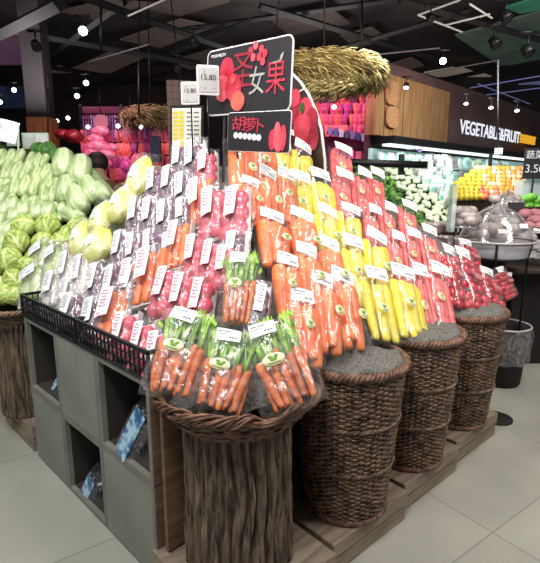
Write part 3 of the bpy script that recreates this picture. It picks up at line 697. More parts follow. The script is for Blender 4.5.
def disc(m,c,rx,rz,y=-.004,n=18,dep=.003):
    m.slab([(c[0]+rx*math.cos(2*PI*k/n),c[1]+rz*math.sin(2*PI*k/n)) for k in range(n)],y,y+dep)
k1=.0062
m=MB()
for i,(x,y,rx,rz) in enumerate([(226,78,.052,.06),(222,96,.055,.062),(233,94,.06,.062),(238,107,.05,.045)]):
    m.cur=[0,1,0,3][i]; disc(m,lp(x,y),rx,rz,-.004-.001*i,24)
m.cur=3; disc(m,lp(233,86),.02,.022,-.010)
m.build('tomato_picture',[M['signred'],M['signpink'],M['signorange'],M['signtom']],t,False)
m=MB()
for i,(x,y) in enumerate([(249,57),(254,51),(260,54),(252,63),(258,62),(262,66),(264,58)]):
    m.cur=i%2; disc(m,lp(x,y),.016,.018,-.004-.0006*i,14)
m.build('berry_picture',[M['signred'],M['signpink']],t,False)
m=MB(); c=lp(280,60); m.slab([(c[0]-.012,c[1]-.02),(c[0]+.006,c[1]-.01),(c[0]+.016,c[1]+.02),(c[0]-.004,c[1]+.006)],-.005,-.002); c=lp(277,66); m.slab([(c[0]-.03,c[1]),(c[0]+.01,c[1]+.006),(c[0]+.01,c[1]+.01),(c[0]-.03,c[1]+.005)],-.005,-.002); m.build('leaf_picture',M['signgrey'],t,False)
m=MB(); 
m.tube([(.12,.015,.02),(.12,.015,-.38)],.008,6)
m.build('support_pole',M['darkmetal'],t)
# small sign
po2=at(289,153,2.12); P2=Pl(po2); x2,_=P2(227,130); _,z2=P2(289,111)
t2=empty('carrot_sign',po2+(-A)*x2+Z*.03,RB); t2.rotation_euler=(0,.07,RB); tag(t2,'small dark sign reading 胡萝卜 below the large tomato sign','sign')
def lp2(x,y): q=P2(x,y); return q[0]-x2,q[1]
ol=rrect(-x2,z2,.012); m=MB(); m.slab(ol,0,.006); m.build('board',M['board'],t2,False)
m=MB(); m.tube([(x,.003,z) for x,z in ol],.003,6,closed=True); m.build('white_border',M['white'],t2)
for ch,x,w in (('胡',238,13),('萝',250,11),('卜',260,7)): glyph(ch,x,129,w,14,M['signred'],t2,lp2)
m=MB()
for k in range(6): disc(m,lp2(235.5+k*4.6,141),.016,.015,-.003,14,.002)
m.build('white_dots',M['white'],t2,False)
m=MB()
for i,(x,y,rx,rz) in enumerate([(272,142,.02,.045),(277,138,.022,.06),(283,139,.02,.055),(279,145,.024,.035)]): m.cur=i%2; disc(m,lp2(x,y),rx,rz,-.004-.001*i,20)
m.build('red_picture',[M['signred'],M['signpink']],t2,False)
m=MB()
m.tube([(.06,.012,.02),(.06,.03,-.2)],.006,6)
m.build('support_pole',M['darkmetal'],t2)
# arch fin between yellow and red bags
po3=onpl(325,197,R0,Rn); P3=Pl(po3)
t3=empty('arched_divider',po3,RB); tag(t3,'tall dark arched divider board with white edge beside the red carrots','divider board')
pts=[(324.5,215),(325,190),(324.5,160),(321,130),(316,112),(308,94),(300,82),(292,74),(284,69),(272,66),(262,68)]
loc=[P3(*q) for q in pts]; cut=loc[-1]; loc+= [(cut[0]-.12,cut[1]-.05),(cut[0]-.2,cut[1]-.2),(cut[0]-.22,-.25)]
m=MB(); m.slab(loc,0,.008); m.build('board',M['archb'],t3,False)
m=MB(); m.tube([(x,.004,z) for x,z in loc[:-1]],.0085,6); m.build('white_border',M['white'],t3)
m=MB()
for i,(x,y,rx,rz) in enumerate([(298,112,.05,.09),(306,110,.05,.07),(312,122,.05,.08),(303,130,.07,.09),(314,138,.04,.07),(296,98,.04,.05)]): m.cur=i%2; disc(m,P3(x,y),rx,rz,-.004-.001*i,22)
m.cur=2; c=P3(303,108); disc(m,c,.02,.03,-.012,7)
m.build('tomato_picture',[M['signdeep'],M['signred'],M['signgreen']],t3,False)
m=MB(); a_=P3(290,98); b_=P3(306,88); m.tube([(a_[0],-.003,a_[1]),(b_[0],-.003,b_[1])],.006,4); m.build('white_stroke',M['signgrey'],t3)
# electronic price tags
def etag(x,y,w,h,Y,rz,label,low):
    p=at(x,y,Y); t=empty('price_display',p,rz); tag(t,label,'price sign')
    k=Y/FPX/.98; ww=w*k/math.cos(rz); hh=h*k
    m=MB(); m.slab([(a-ww/2,b-hh/2) for a,b in rrect(ww,hh,.008)],0,.012); m.build('casing',M['white'],t,False)
    m=MB(); m.box((0,-.002,0),(ww*.86,.003,hh*.82)); m.build('screen',M['eink'],t,False)
    text('price','15.80' if low else '9.90',hh*.26,M['ink'],t,(0,-.005,.01),extrude=.0005)
    m=MB(); m.tube([(0,.018,-hh*.3),(0.0,.018,-low if low else -.2)],.004,6); m.build('stem',M['darkmetal'],t)
etag(208,80,20,26,2.45,.25,'white electronic price display overlapping the big dark sign',.35)
etag(190,93,17,20,2.6,-.1,'white electronic price display left of the other, above the chart',.33)
# chart board
p=at(187,165,2.95); t=empty('price_chart',p,-.35); t.rotation_euler=(0,.04,-.35); t.scale=(1.15,1,1.12); tag(t,'small framed price chart with yellow and white columns','sign')
m=MB(); m.box((0,0,.145),(.19,.012,.31)); m.build('frame',M['darkmetal'],t,False)
m=MB(); m.box((0,-.007,.145),(.165,.003,.285)); m.build('paper',M['chartw'],t,False)
m=MB()
for r in range(11):
    for c in range(2): m.box((-.062+c*.034,-.0095,.05+r*.0215),(.029,.002,.016))
m.build('yellow_cells',M['charty'],t,False)
m=MB()
for r in range(11):
    for c in range(2): m.box((.018+c*.04,-.0095,.05+r*.0215),(.03,.002,.007))
m.build('grey_cells',M['panel_edge'],t,False)
m=MB(); m.tube([(0,.01,.02),(0,.03,-.3)],.006,6); m.build('support_pole',M['darkmetal'],t)
# ---------------------------------------------------------------- cabbages at the left end
G0=V(-1.5,2.95,.9); Gn=V(0,-1.05,.95).normalized(); 
m=MB()
def gf(u,v):
    x=-3.4+u*2.45; y=2.93+v*1.3; z=.86+min(v*1.3,1.0)*1.05/.95+.03*math.sin(x*9)*math.sin(y*11)
    lim=1.99-max(0,(x+1.95))*.66
    return V(x,y,min(z,lim)-.04)
m.grid(gf,40,24)
m.add([(-3.4,2.93,.8),(-.95,2.93,.8),(-.95,4.25,.8),(-3.4,4.25,.8)],[(0,1,2,3)])
o=m.build('vegetable_slope',M['gmound']); tag(o,'dark sloping stand carrying the pile of green cabbages','display stand')
m=MB(); m.box((-2.6,4.25,.4),(1.9,.5,.8)); m.box((-1.9,3.6,.79),(2.6,1.2,.05)); o=m.build('support_table',M['core'],smooth=False); tag(o,'black table under the green cabbage slope','table')
# woven tray on the left stump
t=empty('wicker_tray',L(2.17,.10,.78)); tag(t,'shallow wicker tray on the left bark stump under the cabbages','basket')
rf=lambda z: .19+.09*(max(0,z)/.09)**.7
m=MB(); weave(m,rf,0,.085,10,30,.006,.007); m.build('woven_wall',M['wicker'],t)
m=MB(); rimring(m,.285,.09,.009,22,amp=.01); m.build('rim',M['wicker'],t)
def napa_mesh(n,seed,w=.30,h=.2,T=.05,ribs=True):
    m=MB(); rnd=random.Random(seed)
    for i in range(n):
        r=w/n/2*1.08; p=rnd.random()*6; cx=(i-(n-1)/2)*w/n
        m.T=Matrix.Translation((cx,0,r*.7))@Matrix.Rotation(rnd.uniform(-.05,.05),4,'Z')@Matrix.Rotation(-PI/2,4,'X')
        m.lathe([(r*.3,-h/2),(r*.8,-h*.44),(r,-h*.2),(r*1.02,h*.1),(r*.86,h*.38),(r*.5,h*.48),(r*.1,h*.5)],20,fn=lambda a,z:1+.05*math.sin(a*7+z*12+p)+.03*math.sin(a*15+p))
    m.T=Matrix.Identity(4); return m
def leafball(seed,r=.1):
    m=MB(); rnd=random.Random(seed); p,q=rnd.random()*6,rnd.random()*6
    m.ball((0,0,r*.6),(r,r,r*.85),22,14,fn=lambda a,t:1+.13*abs(math.sin(a*1.5+p+t*1.6))+.06*abs(math.sin(a*3.5+q-t*3))+.025*math.sin(a*13+t*9)-.08)
    return m
def rawproto(name,m,mt):
    me=m.mesh(name,mt); return me
NP=[rawproto('cabbage_pack',napa_mesh(3,s),M['napa']) for s in(1,2)]
NS=[rawproto('chinese_cabbage',napa_mesh(1,s,w=.12,h=.2),M['napaw']) for s in(3,4)]
TB=[rawproto('baby_cabbage',napa_mesh(1,5,w=.085,h=.14),M['napaw'])]
TP=[rawproto('baby_cabbage_pack',napa_mesh(3,6,w=.24,h=.12),M['napa'])]
def cabbage(seed,r=.1):
    m=MB(); rnd=random.Random(seed); m.ball((0,0,r*.6),(r*.9,r*.9,r*.78),18,12)
    for k in range(9):
        a0=rnd.random()*6.28; e0=rnd.uniform(-.3,1.2); R_=Matrix.Rotation(a0,3,'Z')@Matrix.Rotation(-e0,3,'Y'); p=rnd.random()*6; q=r*(.93+.02*(k%4))
        def f(u,v):
            h=(u-.5)*2.0; t=(v-.5)*2.1; ed=max(abs(u-.5),abs(v-.5))*2
            rr_=q*(1+.05*ed**4+.025*math.sin(v*16+p)*ed**2+.015*abs(math.sin(u*9)))
            w=R_@V(math.cos(t)*math.cos(h),math.sin(h)*math.cos(t),math.sin(t)*(1-.1*abs(h)))
            return V(w.x*rr_,w.y*rr_,r*.6+w.z*rr_*.88)
        m.cur=k%2; m.grid(f,16,16); nf=256; base=len(m.f)-nf
        for i_ in range(16):
            for j_ in range(16):
                d_=abs(i_-7.5)
                if d_<.8*(1.3-j_/16)+.3 or (j_%4==int(d_*.6)%4 and d_<7): m.m[base+i_*16+j_]=2
    return m
CB=[rawproto('round_cabbage',cabbage(s),[M['cabb'],M['cabb2'],M['cabrib']]) for s in(1,2,3)]
def inst(me,p,x,y,z,s,label,cat,group,name=None):
    o=bpy.data.objects.new(name or me.name.split('.')[0],me); C.objects.link(o); o.rotation_mode='QUATERNION'; o.rotation_quaternion=basis(x,y,z,p).to_quaternion(); o.location=p
    o.scale=s if hasattr(s,'__len__') else (s,)*3; tag(o,label,cat,group); return o
def gp(me,x,y,wpx,nat,label,cat,group,rot=0,lift=.0,plane=(G0,Gn),asp=1):
    p=onpl(x,y,*plane)+plane[1]*lift; n=plane[1]; X=V(1,0,0); Y=n.cross(X); c,s=math.cos(rot),math.sin(rot)
    xx=X*c+Y*s; yy=Y*c-X*s; k=wpx*(p-EYE).dot(FW)/FPX/nat
    return inst(me,p,xx,yy,n,(k,k*asp,k),label,cat,group)
g='wrapped chinese cabbage packs piled on the left slope'; l='wrapped pack of pale chinese cabbages on the left slope'
for i,(x,y,w,r) in enumerate([(13,163,27,0),(20,177,30,-.1),(41,166,22,-.1),(48,177,26,-.15),(5,185,22,-.5),(29,192,30,0),(50,190,26,0),(-12,170,26,0),(-14,196,26,0),(69,189,22,.1),(9,199,26,-.3),(56,200,26,.1),(36,203,24,0),(84,170,16,0)]):
    gp(NP[i%2],x,y,w,.3,l,'cabbage',g,r,.02+.01*(i%3),asp=1.35)
g='single wrapped chinese cabbages on the left slope'; l='single wrapped chinese cabbage head on the left slope'
for i,(x,y,w,r) in enumerate([(67,171,18,.1),(84,178,19,.1),(81,207,19,.5),(94,197,18,.55),(104,198,14,.7),(70,196,17,.2),(76,222,14,1.2)]):
    gp(NS[i%2],x,y,w,.12,l,'cabbage',g,r,.03,asp=1.15)
g='cut cabbage stems stacked end-on at the left'; l='cut cabbage stem stacked end-on below the cabbage packs'
for x,y in [(6,206),(18,212),(9,217),(29,217),(42,219),(53,218),(20,223),(5,227),(4,237),(14,236),(4,247),(3,257),(-6,216),(-6,232),(-6,246),(10,247)]:
    gp(TB[0],x,y,13,.085,l,'cabbage',g,random.uniform(-.3,.3),.04,asp=.9)
g='packs of small cabbage stems in a row'; l='pack of small cabbage stems under the chinese cabbage packs'
for x,y in [(36,212),(58,213),(73,214),(44,222),(64,222)]: gp(TP[0],x,y,24,.24,l,'cabbage',g,0,.04)
g='round green cabbages on the lower left slope'; l='round yellow-green cabbage on the lower left slope'
for i,(x,y,w) in enumerate([(28,233,25),(52,232,25),(83,234,24),(72,238,18),(22,248,26),(47,248,22),(14,266,26),(32,270,20),(66,247,22),(18,284,22),(3,290,20),(27,290,18),(2,272,18),(8,299,22),(-8,284,20),(20,300,20),(38,262,18),(52,262,18),(-10,262,20),(-4,300,20)]):
    gp(CB[i%3],x,y,w,.2,l,'cabbage',g,i*1.3,.02)
BR=rawproto('green_lettuce',leafball(7,.1),M['leafy'])
for x,y,w in [(50,156,20),(60,160,16),(70,161,14),(40,152,14)]: gp(BR,x,y,w,.2,'dark green leafy head at the back of the left slope','vegetable','dark green leafy heads behind the cabbages',0,.0)
CUK=rawproto('winter_melon',napa_mesh(1,9,w=.1,h=.24),M['melon'])
for x,y,w in [(99,186,10),(105,190,10),(112,197,9),(95,178,9)]: gp(CUK,x,y,w,.1,'dull green gourd right of the chinese cabbages','vegetable','dull green gourds beside the cabbages',.7,.0)
# price displays along the back of the cabbage slope
for i,(x,y,w,h,l) in enumerate([(3,134,10,14,'leftmost'),(13,138,12,15,'second'),(29,141,12,15,'third'),(42,141,13,15,'fourth')]):
    p=at(x,y,3.9); t=empty('price_display',p,.1); tag(t,'pale green price display behind the cabbages, %s in the row'%l,'price sign')
    k=3.9/FPX; m=MB(); m.box((0,0,0),(w*k,.015,h*k)); m.build('casing',M['greensign'],t,False)
    m=MB(); m.box((0,-.009,0),(w*k*.8,.003,h*k*.75)); m.build('screen',M['eink'],t,False)
    m=MB(); m.tube([(0,.01,-h*k/2),(0,.01,-.26)],.006,6); m.build('stem',M['darkmetal'],t)
p=at(2,130,3.7); t=empty('acrylic_sign',p,.1); tag(t,'tilted clear acrylic sign holder at the far left','sign'); t.rotation_euler=(-.2,.25,.1)
m=MB(); m.box((0,0,0),(.22,.008,.16)); m.build('sheet',M['acryl'],t,False); m=MB(); m.tube([(.1,0,.08),(.19,0,-.34)],.006,6); m.build('edge_rod',M['greensign'],t)
# ---------------------------------------------------------------- shopper bending behind the cabbages
t=empty('person',at(104,200,4.6),-1.0); tag(t,'shopper in a brown jacket bending forward behind the green cabbages','person')
P=at(124,186,5.9); t.location=(P.x,P.y,0); t.scale=(1.15,1.15,1.16)
def skin(name,nodes,edges,mt,parent,sub=2):
    me=bpy.data.meshes.new(name); me.from_pydata([n[0] for n in nodes],edges,[]); o=bpy.data.objects.new(name,me); C.objects.link(o); o.parent=parent; me.materials.append(mt)
    md=o.modifiers.new('k','SKIN'); 
    for i,n in enumerate(nodes): me.skin_vertices[0].data[i].radius=(n[1],n[2] if len(n)>2 else n[1])
    me.skin_vertices[0].data[0].use_root=True; md.use_smooth_shade=True
    s=o.modifiers.new('s','SUBSURF'); s.levels=sub; s.render_levels=sub; return o
bd=skin('body',[((.05,0,.92),.13,.12),((.02,-.02,1.1),.12,.11),((-.04,-.1,1.28),.14,.11),((-.10,-.17,1.40),.08,.08),((-.13,-.2,1.46),.055),((-.15,-.23,1.55),.085,.095),((-.16,-.24,1.63),.08),
 ((.12,-.2,1.36),.06),((.2,-.36,1.2),.045),((.16,-.55,1.14),.035),((-.27,-.18,1.34),.06),((-.34,-.36,1.2),.045),((-.26,-.56,1.14),.035),
 ((.13,.02,.85),.1),((.14,0,.47),.06),((.14,.03,.08),.04),((.14,-.1,.04),.035),((-.05,.02,.85),.1),((-.06,0,.47),.06),((-.06,.03,.08),.04),((-.06,-.1,.04),.035)],
 [(0,1),(1,2),(2,3),(3,4),(4,5),(5,6),(2,7),(7,8),(8,9),(2,10),(10,11),(11,12),(0,13),(13,14),(14,15),(15,16),(0,17),(17,18),(18,19),(19,20)],M['skin'],t)
def fingers(c,s):
    for k in range(4): skin('finger',[((c[0]+(k-1.5)*.018,c[1],c[2]),.009),((c[0]+(k-1.5)*.02,c[1]-.045,c[2]-.01),.0085),((c[0]+(k-1.5)*.02,c[1]-.075-.006*(k%2),c[2]-.035),.007)],[(0,1),(1,2)],M['skin'],bd,1)
    skin('thumb',[((c[0]+s*.03,c[1]+.03,c[2]),.01),((c[0]+s*.055,c[1]-.01,c[2]-.01),.009),((c[0]+s*.06,c[1]-.035,c[2]-.025),.0075)],[(0,1),(1,2)],M['skin'],bd,1)
fingers((.16,-.6,1.13),-1); fingers((-.26,-.61,1.13),1)
skin('jacket',[((.05,0,.88),.155,.14),((.02,-.02,1.1),.15,.135),((-.04,-.1,1.28),.17,.135),((-.09,-.16,1.38),.1,.09),((.12,-.2,1.36),.075),((.2,-.36,1.2),.062),((.17,-.5,1.155),.05),((-.27,-.18,1.34),.075),((-.34,-.36,1.2),.062),((-.28,-.5,1.155),.05)],[(0,1),(1,2),(2,3),(2,4),(4,5),(5,6),(2,7),(7,8),(8,9)],M['jacket'],t)
skin('trousers',[((.04,0,.9),.14,.13),((.13,.02,.8),.11),((.14,0,.47),.075),((.14,.03,.12),.06),((-.05,.02,.8),.11),((-.06,0,.47),.075),((-.06,.03,.12),.06)],[(0,1),(1,2),(2,3),(0,4),(4,5),(5,6)],M['board'],t)
m=MB(); m.ball((-.155,-.215,1.61),(.1,.11,.11),18,12,fn=lambda a,t_:1+.02*math.sin(a*9)); m.build('hair',M['hair'],t)
m=MB(); m.ball((-.18,-.335,1.555),(.012,.02,.018),8,6); m.build('nose',M['skin'],t)
# ---------------------------------------------------------------- far left: pillar and pink hanging goods
def pbox(x0,x1,y0,y1,Y,dep,name,mt,label=None,cat=None,parent=None,group=None):
    a=at(x0,y1,Y); b=at(x1,y0,Y); m=MB(); m.box(((a.x+b.x)/2,Y+dep/2,(a.z+b.z)/2),(abs(b.x-a.x),dep,abs(b.z-a.z))); o=m.build(name,mt,parent,False)
    if label: tag(o,label,cat,group)
    return o
def column(x0,x1,ytop,Y,mt,label,name='pillar',zt=None):
    a=at(x0,150,Y); b=at(x1,150,Y); z=at(x0,ytop,Y).z if zt is None else zt; m=MB(); m.box(((a.x+b.x)/2,Y+.15,z/2),(b.x-a.x,.3,z)); o=m.build(name,mt,None,False); tag(o,label,'pillar'); return o
column(29,52,117,7.5,M['oak'],'orange-brown wooden pillar behind the cabbages')
column(169,192,80,5.2,M['brick'],'brown tiled pillar behind the price displays')
column(30,50,86,7.9,M['duct'],'dark upper pillar above the orange-brown one',zt=4.8)
RP=rawproto('red_lantern',leafball(3,.1),M['redg'])
for x,y,w in((63,138,14),(74,141,18)): 
    p=at(x,y,7.0); inst(RP,p,V(1,0,0),V(0,1,0),Z,(w*7/FPX/.2,)*2+(w*7/FPX/.2*.8,),'dark red hanging bundle left of the pink goods','hanging goods','dark red hanging bundles')
# pink rack
t=empty('hanging_rack',at(125,190,7.6)); t.location.z=0; tag(t,'tall rack hung with rows of pink packs behind the cabbages','rack')
a=at(80,120,7.6); b=at(172,190,7.6); cx=t.location.x
m=MB()
for zz in [at(0,y,7.6).z for y in(122,137,152,167,178)]: m.box((0,.05,zz),(b.x-a.x,.02,.02))
for xx in(a.x-cx,0,b.x-cx): m.box((xx,.06,1.4),(.04,.04,2.8))
m.build('rails',M['darkmetal'],t,False)
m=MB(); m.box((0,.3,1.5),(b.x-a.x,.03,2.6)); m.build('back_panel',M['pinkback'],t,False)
def pinkpack(seed,w,h):
    m=MB(); rnd=random.Random(seed); p=rnd.random()*6
    m.grid(lambda u,v:V((u-.5)*w*(1-.25*abs(2*v-1)**3),-.03*math.sin(u*PI)*math.sin(v*PI)-.004*math.sin(u*20+p),(v-1)*h),8,8); m.grid(lambda u,v:V((u-.5)*w*(1-.25*abs(2*v-1)**3),.01,(v-1)*h),2,2); return m
PKM=[]
for s in range(3):
    for mi,mt in enumerate(('pk1','pk2','pk3')): PKM.append(rawproto('snack_pack',pinkpack(s,.13,.2),M[mt]))
rr=random.Random(5)
g='pink packs hanging on the far left rack'; l='pink snack pack hanging on the rack behind the cabbages'
for r,y in enumerate((136,149,162,174)):
    for c in range(13):
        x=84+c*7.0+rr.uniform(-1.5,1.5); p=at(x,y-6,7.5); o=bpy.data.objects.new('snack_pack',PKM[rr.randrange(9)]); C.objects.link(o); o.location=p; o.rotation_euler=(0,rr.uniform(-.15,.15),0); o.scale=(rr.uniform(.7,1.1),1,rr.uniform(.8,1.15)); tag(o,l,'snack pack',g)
# purple strips
m=MB(); m.tube([at(80,114,7.47),at(174,114,7.47)],.012,5); o=m.build('streamer_rail',M['darkmetal']); tag(o,'dark rail holding purple streamers above the pink rack','rail')
g='purple streamers above the pink rack'
for c in range(34):
    x=83+c*2.65; p=at(x,118,7.45); m=MB()
    if c<3: STR=STR if c else []; m.box((0,0,-.17),(.016,.006,.34)); STR.append(m.mesh('streamer',M[('st1','st2','st3')[c]],False))
for c in range(34):
    p=at(83+c*2.65,115+rr.uniform(-1,3),7.45); o=bpy.data.objects.new('streamer',STR[rr.randrange(3)]); C.objects.link(o); o.location=p; o.scale=(1,1,rr.uniform(.6,1.2)); tag(o,'thin purple streamer hanging above the far left pink rack','streamer',g)
for i,(x,y) in enumerate(((101,122),(131,126))):
    p=at(x,y,7.3); m=MB(); m.slab([(.11*math.cos(PI/8+k*PI/4),.11*math.sin(PI/8+k*PI/4)) for k in range(8)],0,.02); t=empty('hanging_sign',p); m.build('board',M['paddle'],t,False)
    m=MB(); m.tube([(0,.01,.1),(0,.01,.5)],.006,5); m.build('cord',M['darkmetal'],t); tag(t,'pinkish octagonal hanging sign, %s of the two over the pink goods'%('left' if i==0 else 'right'),'sign')
HM=rawproto('pink_bundle',leafball(11,.1),M['pkb'])
for x,y,w in((96,142,16),(101,134,16),(98,150,20),(93,157,18),(107,158,18),(113,150,12),(104,166,16)):
    p=at(x,y,7.15); inst(HM,p,V(1,0,0),V(0,1,0),Z,(w*7.15/FPX/.2,w*7.15/FPX/.2*.6,w*7.15/FPX/.2*.62),'bright pink bundle in the pile hanging left on the rack','hanging goods','bright pink bundles')
for x,y,w,mt in((139,166,16,'pk1'),(150,162,10,'pk2'),(158,160,12,'pk3'),(128,171,14,'pk2')):
    p=at(x,y,7.1); m=leafball(int(x),.1); inst(m.mesh('toy_bag',M[mt]),p,V(1,0,0),V(0,1,0),Z,w*7.1/FPX/.2,'rounded red-pink bag on the rack shelf, %s'%{139:'largest',150:'small one in the middle',158:'rightmost',128:'leftmost'}[x],'bag',None)
pbox(118,157,179,192,7.0,.3,'gift_box',M['redg'],'dark red box on the low shelf of the pink rack','box')
pbox(151,160,136,162,7.0,.05,'dark_banner',M['banner'],'small dark blue banner hanging among the pink goods','banner')
# ---------------------------------------------------------------- right: pink wall of hanging goods
t=empty('hanging_rack',at(355,150,7.8)); t.location.z=0; tag(t,'tall rack of magenta packs behind the arched board','rack')
a=at(315,85,7.8); b=at(386,160,7.8); cx=t.location.x
m=MB(); m.box((0,.3,1.6),(b.x-a.x,.03,3.0)); m.build('back_panel',M['pinkback'],t,False)
m=MB()
for y in(94,106,118,130): m.box((0,.05,at(0,y,7.8).z),(b.x-a.x,.02,.02))
m.build('rails',M['darkmetal'],t,False)
for r,y in enumerate((92,103,114,125)):
    for c in range(15):
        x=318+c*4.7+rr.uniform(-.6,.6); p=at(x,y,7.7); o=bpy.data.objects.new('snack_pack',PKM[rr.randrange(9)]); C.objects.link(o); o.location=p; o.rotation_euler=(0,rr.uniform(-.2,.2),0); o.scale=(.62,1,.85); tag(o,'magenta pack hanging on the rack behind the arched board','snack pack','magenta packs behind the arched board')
# price strip and boxes
def strip(n,x0,y0,x1,y1,Y,ww,hh,name,mats,label,group,cat='price card'):
    for i in range(n):
        q=i/(n-1); p=at(x0+(x1-x0)*q,y0+(y1-y0)*q,Y); m=MB(); m.box((0,0,0),(ww,.01,hh)); o=m.build(name,M[mats[i%len(mats)]],None,False); o.location=p; tag(o,label,cat,group)
a=at(328,131,7.3); b=at(424,149,7.3); m=MB(); m.tube([a+V(0,.1,0),b+V(0,.1,0)],.035,6); o=m.build('shelf_rail',M['darkmetal']); tag(o,'dark rail carrying blue and purple cards below the magenta packs','rail')
strip(17,330,131,420,148,7.25,.065,.11,'price_card',('st1','cardb','cardw','banner'),'small blue or purple card on the dark rail','cards on the dark rail')
strip(5,336,152,366,157,7.2,.09,.12,'pink_box',('pk1','paddle','pk2'),'small pink box below the dark rail of cards','pink boxes below the dark rail','box')
# ---------------------------------------------------------------- straw wreaths
def wreath(p,R,r,n,label,sd):
    t=empty('straw_wreath',p); tag(t,label,'wreath'); rnd=random.Random(sd)
    m=MB()
    ns=40; pts=[(R*math.cos(2*PI*j/ns),R*math.sin(2*PI*j/ns),0) for j in range(ns)]; m.tube(pts,r*.8,10,closed=True); m.build('core_ring',M['strawd'],t)
    m=MB()
    for k in range(n):
        a=rnd.random()*2*PI; q=rnd.random()*2*PI; c=V(R*math.cos(a),R*math.sin(a),0); rad=V(math.cos(a),math.sin(a),0); tan=V(-math.sin(a),math.cos(a),0)
        d=rad*math.cos(q)+Z*math.sin(q); s=c+d*r*.75; e=c+d*r*rnd.uniform(1.0,1.25)+tan*rnd.uniform(.04,.16)-Z*rnd.uniform(.0,.09)
        md=(s+e)/2+d*.02; m.cur=rnd.randrange(2); m.tube([s,md,e],[.006,.005,.002],3)
    m.build('straw',[M['straw'],M['straw2']],t)
    m=MB()
    for k in range(3): a=2*PI*k/3+.5; m.tube([(R*math.cos(a),R*math.sin(a),0),(R*math.cos(a)*.6,R*math.sin(a)*.6,1.6)],.008,5)
    m.build('cord',M['darkmetal'],t)
wreath(at(319,75,5.0),.56,.10,2600,'large straw wreath hanging to the right of the big sign',1)
wreath(at(158,117,7.0),.40,.10,900,'smaller straw wreath hanging beside the brown tiled pillar',2)
# ---------------------------------------------------------------- right wall, parallel to the basket face
wp=onz(430,147,2.2); a0=toL(wp)[0]; wo=V(wp.x,wp.y,0)
def wl(x,y,dy=0):                       # photo position on the wall plane (dy in front of it), in wall coordinates
    p=onpl(x,y,wo-A*dy,A)-wo; return p.dot(B),p.z
t=empty('wall_right',wo,RA); t['kind']='structure'
wx0=wl(377,120)[0]; wtop=wl(500,97)[1]; m=MB(); m.box(((wx0+9.5)/2,.15,wtop/2),(9.5-wx0,.1,wtop)); m.build('wall_panel',M['walln'],t,False)
def wbox(x0,x1,z0,z1,d0,d1): return ((x0+x1)/2,-(d0+d1)/2,(z0+z1)/2),(x1-x0,abs(d1-d0),z1-z0)
xa=wl(375,100,.06)[0]; xb=wl(450,100,.06)[0]
m=MB(); nb=9
for k in range(nb): m.box(*wbox(xa+(xb-xa)*k/nb+.012,xa+(xb-xa)*(k+1)/nb-.012,2.27,wl(386,73,.06)[1],-.09,.06))
o=m.build('oak_panelling',M['oak2'],None,False); o.location=wo; o.rotation_euler=(0,0,RA); tag(o,'light oak vertical board panelling left of the lit lettering','wall panelling')
m=MB(); m.box(*wbox(wl(375,140)[0],9,2.15,2.25,-.05,.3)); o=m.build('cooler_canopy',M['darkmetal'],None,False); o.location=wo; o.rotation_euler=(0,0,RA); tag(o,'black canopy edge over the chilled produce cabinet','canopy')
m=MB(); m.box(*wbox(wl(372,150)[0],wl(500,150)[0]+1.6,2.115,2.145,.16,.28)); o=m.build('strip_light',M['tubel'],None,False); o.location=wo; o.rotation_euler=(0,0,RA); tag(o,'bright white strip light under the cooler canopy','light')
for k,(y0_,y1_) in enumerate(((83,104),(108,127))):
    p0_,p1_=wl(386,y1_,.1),wl(398,y0_,.1); m=MB(); m.slab([(a-(p1_[0]-p0_[0])/2,b) for a,b in rrect(p1_[0]-p0_[0],p1_[1]-p0_[1],.09)],0,.03); o=m.build('wicker_plaque',M['plaque'],None,False); o.location=wo+B*((p0_[0]+p1_[0])/2)-A*.12+Z*p0_[1]; o.rotation_euler=(0,0,RA); tag(o,'tan rounded plaque on the left edge of the oak boards, %s'%('upper' if k==0 else 'lower'),'plaque','tan plaques on the oak boards')
# lettering
t=empty('wall_lettering',wo,RA); tag(t,'glowing white VEGETABLE&FRUIT lettering on the brown wall','sign')
(xl,zl),(xr,zr)=wl(460,126,.08),wl(520,137,.08); o=text('letters','VEGETABLE&FRUIT',1,M['lit'],t,(0,0,0),extrude=.006,bold=.014)
bw=o.dimensions.x; hz=wl(490,125.5,.08)[1]-wl(490,138.5,.08)[1]; bh=o.dimensions.y
zc=(wl(490,125.5,.08)[1]+wl(490,138.5,.08)[1])/2; sy=hz/bh
o.scale=((xr-xl)/bw,sy,.6); bb=[Vector(c) for c in o.bound_box]; cyy=(max(c.y for c in bb)+min(c.y for c in bb))/2; cxx=(max(c.x for c in bb)+min(c.x for c in bb))/2
o.location=((xl+xr)/2-cxx*(xr-xl)/bw,-.08,zc-cyy*sy)
(x1_,z1_),(x2_,z2_)=wl(521.5,134,.08),wl(536,141.5,.08); m=MB()
for k in range(4):
    xx=x1_+(x2_-x1_)*(k+.5)/4; ww=(x2_-x1_)/4*.8; hh=.17; zz=zc-.0
    m.box((xx,-.06,zz+.07),(ww,.04,.035)); m.box((xx,-.06,zz),(ww,.04,.03)); m.box((xx,-.06,zz-.07),(ww*.9,.04,.035)); m.box((xx-ww*.2,-.06,zz),(.03,.04,hh)); m.box((xx+ww*.25,-.06,zz),(.03,.04,hh))
m.build('yellow_characters',M['lity'],t,False)
